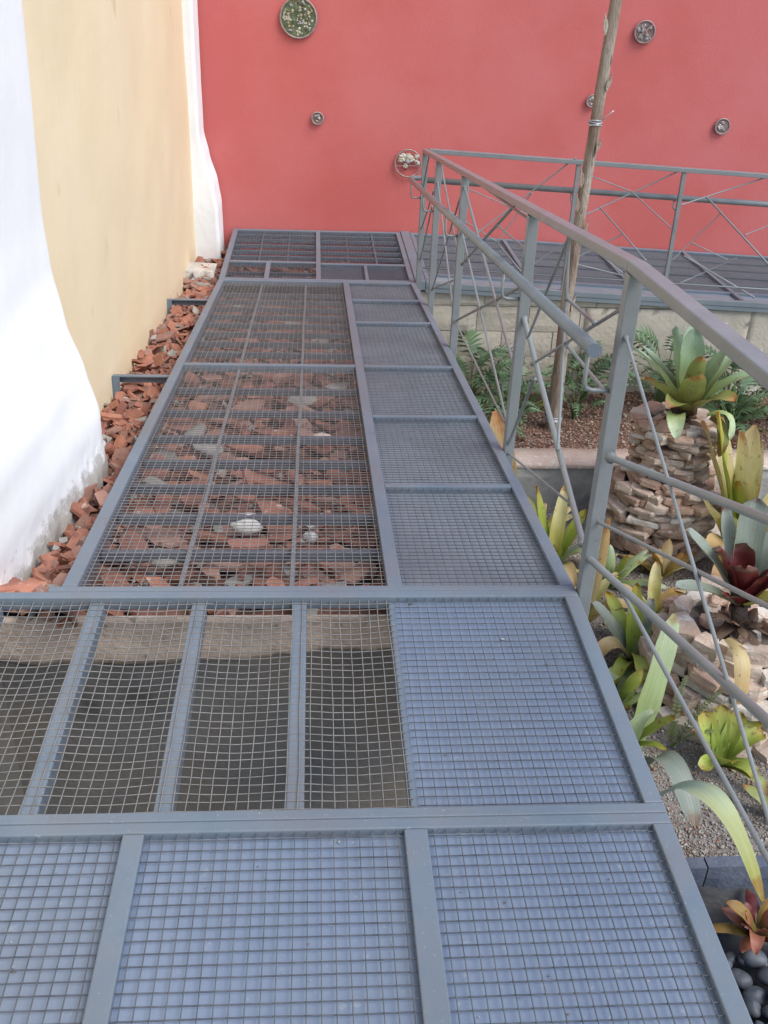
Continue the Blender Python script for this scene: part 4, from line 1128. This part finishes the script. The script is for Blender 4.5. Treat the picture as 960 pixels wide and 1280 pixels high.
# f: lime bromeliad in the gravel
p = plant('bromeliad', (1.07, .98, -1.60), 'compact bright lime bromeliad in gravel near the bottom', 'bromeliad'); c = (1.06, .93, -1.56)
for (tip, ctl, wd, m) in (
    ((1.00, 1.06, -1.36), (1.03, 1.0, -1.44), .075, L_LIME), ((1.09, 1.08, -1.34), (1.07, 1.02, -1.44), .075, L_LIME), ((1.17, 1.05, -1.36), (1.12, 1.0, -1.44), .07, L_LIME),
    ((1.26, .98, -1.42), (1.17, .96, -1.42), .07, L_LIME), ((.93, .98, -1.40), (.98, .96, -1.43), .06, L_OLIVE), ((1.05, .80, -1.42), (1.05, .85, -1.44), .075, L_LIME),
    ((1.18, .82, -1.52), (1.13, .86, -1.45), .06, L_LIME), ((.95, .84, -1.50), (.98, .88, -1.44), .06, L_LIME), ((1.24, .76, -1.58), (1.15, .82, -1.46), .05, L_OLIVE), ((1.30, 1.1, -1.44), (1.2, 1.03, -1.42), .06, L_LIME)):
    strap(c, ctl, tip, wd, m, p, chan=.34, prof='blunt')
p = plant('bromeliad', (1.22, .66, -1.60), 'small olive bromeliad offshoot at the right edge', 'bromeliad')
rosette(p, (1.24, .64, -1.58), 6, .12, .22, .06, [L_OLIVE, L_LIME], (25, 70), .4)

# i: coral bromeliad in the pond
p = plant('bromeliad', (.97, .16, -1.80), 'small coral red bromeliad among the dark pebbles', 'bromeliad')
rosette(p, (.97, .17, -1.70), 15, .10, .20, .052, [L_CORAL, L_CORAL, L_RED, L_ORANGE], (12, 72), .7, .45)
strap((.96, .16, -1.70), (.90, .18, -1.56), (.83, .20, -1.56), .05, L_ORANGE, p); strap((.95, .14, -1.70), (.90, .08, -1.52), (.885, .02, -1.62), .05, L_CORAL, p)

p = plant('bromeliad', (.95, 2.42, -1.60), 'yellow-green bromeliad halfway between ramp and tall pedestal', 'bromeliad')
rosette(p, (.95, 2.42, -1.58), 11, .20, .40, .075, [L_YELLOW, L_LIME, L_PALE], (22, 76), .9, .4)
p = plant('bromeliad', (.40, 2.05, -1.60), 'olive and yellow bromeliad half hidden under the ramp edge', 'bromeliad')
rosette(p, (.42, 2.05, -1.58), 11, .22, .46, .075, [L_YELLOW, L_LIME, L_OLIVE], (25, 76), .2, .4)
p = plant('bromeliad', (.72, 1.34, -1.60), 'small pale green bromeliad close to the platform edge', 'bromeliad')
rosette(p, (.72, 1.36, -1.58), 8, .14, .28, .06, [L_PALE, L_GREY, L_LIME], (20, 65), 1.3, .4)
p = plant('bromeliad', (1.62, 2.02, -1.60), 'yellow bromeliad between the two stone pedestals', 'bromeliad')
rosette(p, (1.62, 2.02, -1.58), 12, .24, .46, .085, [L_YELLOW, L_TAN, L_LIME], (20, 75), .5, .4)

for (x, y, n, l0, l1, wd, ms, a0, lab) in (
    (.62, 2.95, 10, .20, .40, .075, [L_YELLOW, L_LIME], .3, 'yellow-green bromeliad at the kerb foot beside the ramp'),
    (1.06, 1.82, 9, .18, .34, .07, [L_PALE, L_YELLOW, L_GREY], 1.1, 'cream and pale green bromeliad beyond the wide pedestal'),
    (1.98, 2.30, 12, .26, .50, .09, [L_YELLOW, L_LIME, L_TAN], .8, 'large cream-yellow bromeliad at the right picture edge'),
    (1.30, 2.52, 9, .16, .30, .065, [L_YELLOW, L_TAN, L_ORANGE], 2.0, 'dry yellow bromeliad at the foot of tall pedestal')):
    p = plant('bromeliad', (x, y, -1.60), lab, 'bromeliad')
    rosette(p, (x, y, -1.58), n, l0, l1, wd, ms, (18, 74), a0, .5, .4)

# fern sprig near the wide pedestal
p = plant('fern', (.90, 1.08, -1.60), 'thin pale fern sprig before the wide stone pedestal', 'fern')
for (tip, ctl) in (((.95, 1.20, -1.28), (.90, 1.14, -1.4)), ((1.08, 1.12, -1.30), (1.0, 1.1, -1.36)), ((.86, 1.02, -1.38), (.87, 1.06, -1.42)), ((1.04, 1.0, -1.42), (.96, 1.02, -1.42))):
    B = Vector((.90, 1.08, -1.59)); C_ = Vector(ctl); T = Vector(tip); b = MB()
    pts = [B*(1-t)**2+C_*2*t*(1-t)+T*t*t for t in [k/18 for k in range(19)]]
    b.tube(pts, [.003*(1-k/22) for k in range(19)], 5, False); b.uv = [(.5, .3)]*len(b.v)
    for k in range(3, 19):
        d = (pts[k]-pts[k-1]).normalized(); s_d = d.cross(Vector((0, 0, 1))).normalized()
        for sg in (-1, 1):
            L = .030*(1-.6*k/19); n = len(b.v); b.v += [tuple(pts[k]-d*.004), tuple(pts[k]+s_d*sg*L*.5+d*.010), tuple(pts[k]+s_d*sg*L+d*.006+Vector((0, 0, -.004))), tuple(pts[k]+s_d*sg*L*.5-d*.004)]
            b.uv += [(0, .3), (.5, .6), (1, .9), (.5, .6)]; b.f.append((n, n+1, n+2, n+3))
    child(b.build('frond', L_FERN), p)

# upper bed: lobed-leaf shrubs
def lobed_mesh(L, Wd, lobes, seed):
    r = random.Random(seed); b = MB(); droop = lambda t: -.30*L*t*t
    def add(p, v): b.v.append(p); b.uv.append((.5, v)); return len(b.v)-1
    mid = [add((0, L*k/lobes, .12*L*math.sin(math.pi*k/lobes)+droop(k/lobes)), k/lobes) for k in range(lobes+1)]
    for sg in (-1, 1):
        for k in range(lobes):
            t = (k+.5)/lobes; R = Wd*math.sin(math.pi*(.18+.80*t))**.7*r.uniform(.85, 1.1)
            a = math.radians(12+52*t); c0 = Vector(b.v[mid[k]]); c1 = Vector(b.v[mid[k+1]]); m = (c0+c1)/2
            d = Vector((sg*math.cos(a), math.sin(a), .06)); q = m+d*R*.55; e = m+d*R+Vector((0, 0, -.16*R))
            wv = Vector((-d.y*sg, d.x*sg, 0))*(L/lobes*.34)*sg
            i1 = add(tuple(q-wv), t+.1); i2 = add(tuple(q+wv), t+.1); i3 = add(tuple(e), min(1, t+.3)); 
            if sg > 0: b.f += [(mid[k], i1, i2, mid[k+1]), (i1, i3, i2)]
            else: b.f += [(mid[k], mid[k+1], i2, i1), (i1, i2, i3)]
    k = len(b.v); 
    i3 = add((0, L*1.14, droop(1.14)), 1); i1 = add((L*.06, L*1.0, droop(1)), .95); i2 = add((-L*.06, L*1.0, droop(1)), .95); b.f += [(mid[-1], i1, i3), (mid[-1], i3, i2)]
    return b
LOB = []
for i in range(4):
    me = lobed_mesh(.24, .13, 8, 40+i).mesh('leaf', True); me.materials.append(L_PHILO); LOB.append(me)
def shrub(x, y, z, n, hmin, hmax, label, scale=1.0, spread=.9):
    root = empty('lobed_leaf_shrub', (x, y, z)); tag(root, label, 'shrub', 'lobed leaf shrubs in the upper bed')
    for i in range(n):
        az = 2.39996*i+RPN.uniform(-.3, .3); t = i/max(1, n-1); h = (hmin+(hmax-hmin)*t)*RPN.uniform(.8, 1.1)
        rad = spread*h*(.95-.72*t)*RPN.uniform(.7, 1.15)
        tip = Vector((rad*math.cos(az), rad*math.sin(az), h)); mid = Vector((tip.x*.35, tip.y*.35, h*.65))
        MB().tube([(0, 0, -.02), tuple(mid), tuple(tip)], [.006, .0045, .003], 5, False).build('stalk', STEMM, root, True)
        o = link('leaf', LOB[i % 4], None, root, tip)
        sc = scale*RPN.uniform(.75, 1.2); o.scale = (sc, sc, sc)
        o.rotation_euler = (math.radians(RPN.uniform(-12, 38))*(1-.4*t)-.1+.55*t, RPN.gauss(0, .25), az-math.pi/2)
    return root
shrub(.42, 4.50, z_soil(.42, 4.5), 20, .12, .40, 'lobed green shrub next to the ramp below the block wall', .95)
shrub(.62, 4.15, z_soil(.62, 4.15), 12, .12, .30, 'low lobed shrub left of the trunk base', .75)
shrub(.70, 4.62, z_soil(.7, 4.62), 8, .12, .26, 'lobed shrub against block wall just left of trunk', .85)
shrub(1.16, 4.32, z_soil(1.16, 4.32), 10, .12, .28, 'lobed shrub right of the trunk base', .85)
shrub(1.30, 4.66, z_soil(1.3, 4.66), 12, .14, .36, 'lobed shrub against block wall right of trunk', .95)
shrub(1.85, 4.50, z_soil(1.85, 4.5), 18, .16, .46, 'lobed shrub directly behind the silver-green bromeliad', 1.0)
shrub(2.35, 4.50, z_soil(2.35, 4.5), 18, .16, .42, 'lobed shrub right of the silver-green bromeliad by block wall', 1.0)
shrub(2.20, 4.00, z_soil(2.2, 4.0), 13, .12, .32, 'lobed shrub behind the tall yellow bromeliad', .9)
shrub(2.75, 4.30, z_soil(2.75, 4.3), 14, .14, .38, 'lobed shrub at the right picture edge', 1.0)
shrub(.42, 3.85, z_soil(.42, 3.85), 10, .10, .24, 'smallest lobed shrub by the kerb and ramp edge', .7)
p = plant('grassy_plant', (2.3, 4.2, z_soil(2.3, 4.2)), 'upright narrow-leaved green plant in the upper bed at right', 'plant')
rosette(p, (2.3, 4.2, z_soil(2.3, 4.2)), 22, .30, .42, .028, [L_GRASSY], (25, 80), 0, .4, prof='taper')
p = plant('grassy_plant', (.80, 4.42, z_soil(.8, 4.42)), 'bright small-leaved plant just left of the trunk', 'plant')
rosette(p, (.80, 4.42, z_soil(.8, 4.42)), 14, .16, .26, .035, [L_GRASSY, L_LIME], (25, 75), 0, .4, prof='taper')
# yellow leaf poking up between ramp edge and second post
p = plant('bromeliad', (.14, 1.62, -1.60), 'broad yellow leaf poking up at the ramp edge by second post', 'bromeliad')
strap((.20, 1.45, -1.58), (.16, 1.36, -.7), (.045, 1.62, -.16), .10, L_TAN, p, side=(.75, -.65, 0), n=18, chan=.12, prof='blunt')
strap((.22, 1.6, -1.58), (.25, 1.75, -1.2), (.28, 1.95, -1.05), .08, L_YELLOW, p); strap((.22, 1.6, -1.58), (.33, 1.5, -1.25), (.42, 1.42, -1.2), .08, L_LIME, p); strap((.22, 1.55, -1.58), (.15, 1.4, -1.2), (.12, 1.3, -1.15), .08, L_YELLOW, p)

# ------------------------------------------------------------------ little pond at the bottom right
pd = empty('pond_edge', (1.5, .38, -1.7)); tag(pd, 'dark slate kerb edging the small pond at bottom right', 'kerb')
for i in range(5):
    x0 = .1+i*.72
    child(roughbox(x0+.003, x0+.717, .365, .425, -1.85, -1.565+.003*(i % 2), amp=.008, nx=14, nzv=5).build('kerb_stone', PONDKERB), pd)
b = MB(); NX, NY = 40, 24
for j in range(NY+1):
    for i in range(NX+1):
        x = .0+3.4*i/NX; y = -1.3+1.67*j/NY
        t = (y+1.3)/1.67; z = -1.82+.03*nz(x, y, 0, 3)+(.14*max(0, (t-.93)/.07) if t > .93 else 0)
        b.v.append((x, y, z))
for j in range(NY):
    for i in range(NX):
        q = j*(NX+1)+i; b.f.append((q, q+1, q+NX+2, q+NX+1))
o = b.build('pond_liner', LINER, None, True); tag(o, 'black pond liner below the dark slate kerb', 'pond liner')
RQ = random.Random(8); k = 0; placed = []
while k < 38:
    x = RQ.uniform(.66, 1.10); y = RQ.uniform(-.26, .12); s = RQ.uniform(.030, .055)
    if any((x-a)**2+(y-c_)**2 < (.62*(s+q))**2 for a, c_, q in placed):
        if RQ.random() > .02: continue
    placed.append((x, y, s))
    lump('pebble', (x, y, -1.80+s*.5+RQ.uniform(0, .05)), s, PEB, 20+k, 'smooth dark grey pebble in the pond corner at bottom right', 'pebble', .7, 'dark pebbles in the pond corner', RQ.uniform(0, 6), amp=.22)
    k += 1

# small dry bits caught on the platform sheets
def dpos(r):
    while True:
        x = -1.55+1.5*r.random(); y = -1.32+1.3*r.random()
        if (y < -.87) or (x > -.48 and y > -.78): return np.array([x, y, -.0165])
scatter_bits('deck_debris', 70, dpos, .0018, .0042, [mat('dry_bit', (.16, .13, .10), (.25, .2, .15), 30, .9), mat('pale_bit', (.42, .41, .38), (.5, .49, .46), 30, .9)], .5, 12, 'tiny dry bits lying on the platform sheets under the mesh', 'debris')

def lpos(r):
    y = .5+2.8*r.random(); x = .1+1.9*r.random()
    return np.array([x, y, z_bed(x, y)+.008])
scatter_bits('leaf_litter', 150, lpos, .010, .024, [mat('litter_a', (.30, .22, .12), (.4, .3, .17), 30, .9), mat('litter_b', (.16, .10, .06), (.22, .14, .09), 30, .9), mat('litter_c', (.42, .36, .2), (.5, .43, .26), 30, .9)], .18, 31, 'dry fallen leaf bits strewn over the lower gravel bed', 'leaf litter')
def rpos(r):
    y = .2+4.4*r.random(); x = -1.66+1.15*r.random()
    return np.array([x, y, z_rub(x, y)+.03])
scatter_bits('mortar_crumbs', 900, rpos, .005, .014, [mat('crumb_a', (.36, .32, .27), (.46, .42, .36), 30, .9), TERRA[0], TERRA[2]], .7, 37, 'small mortar and tile crumbs between the rubble shards', 'crumbs')
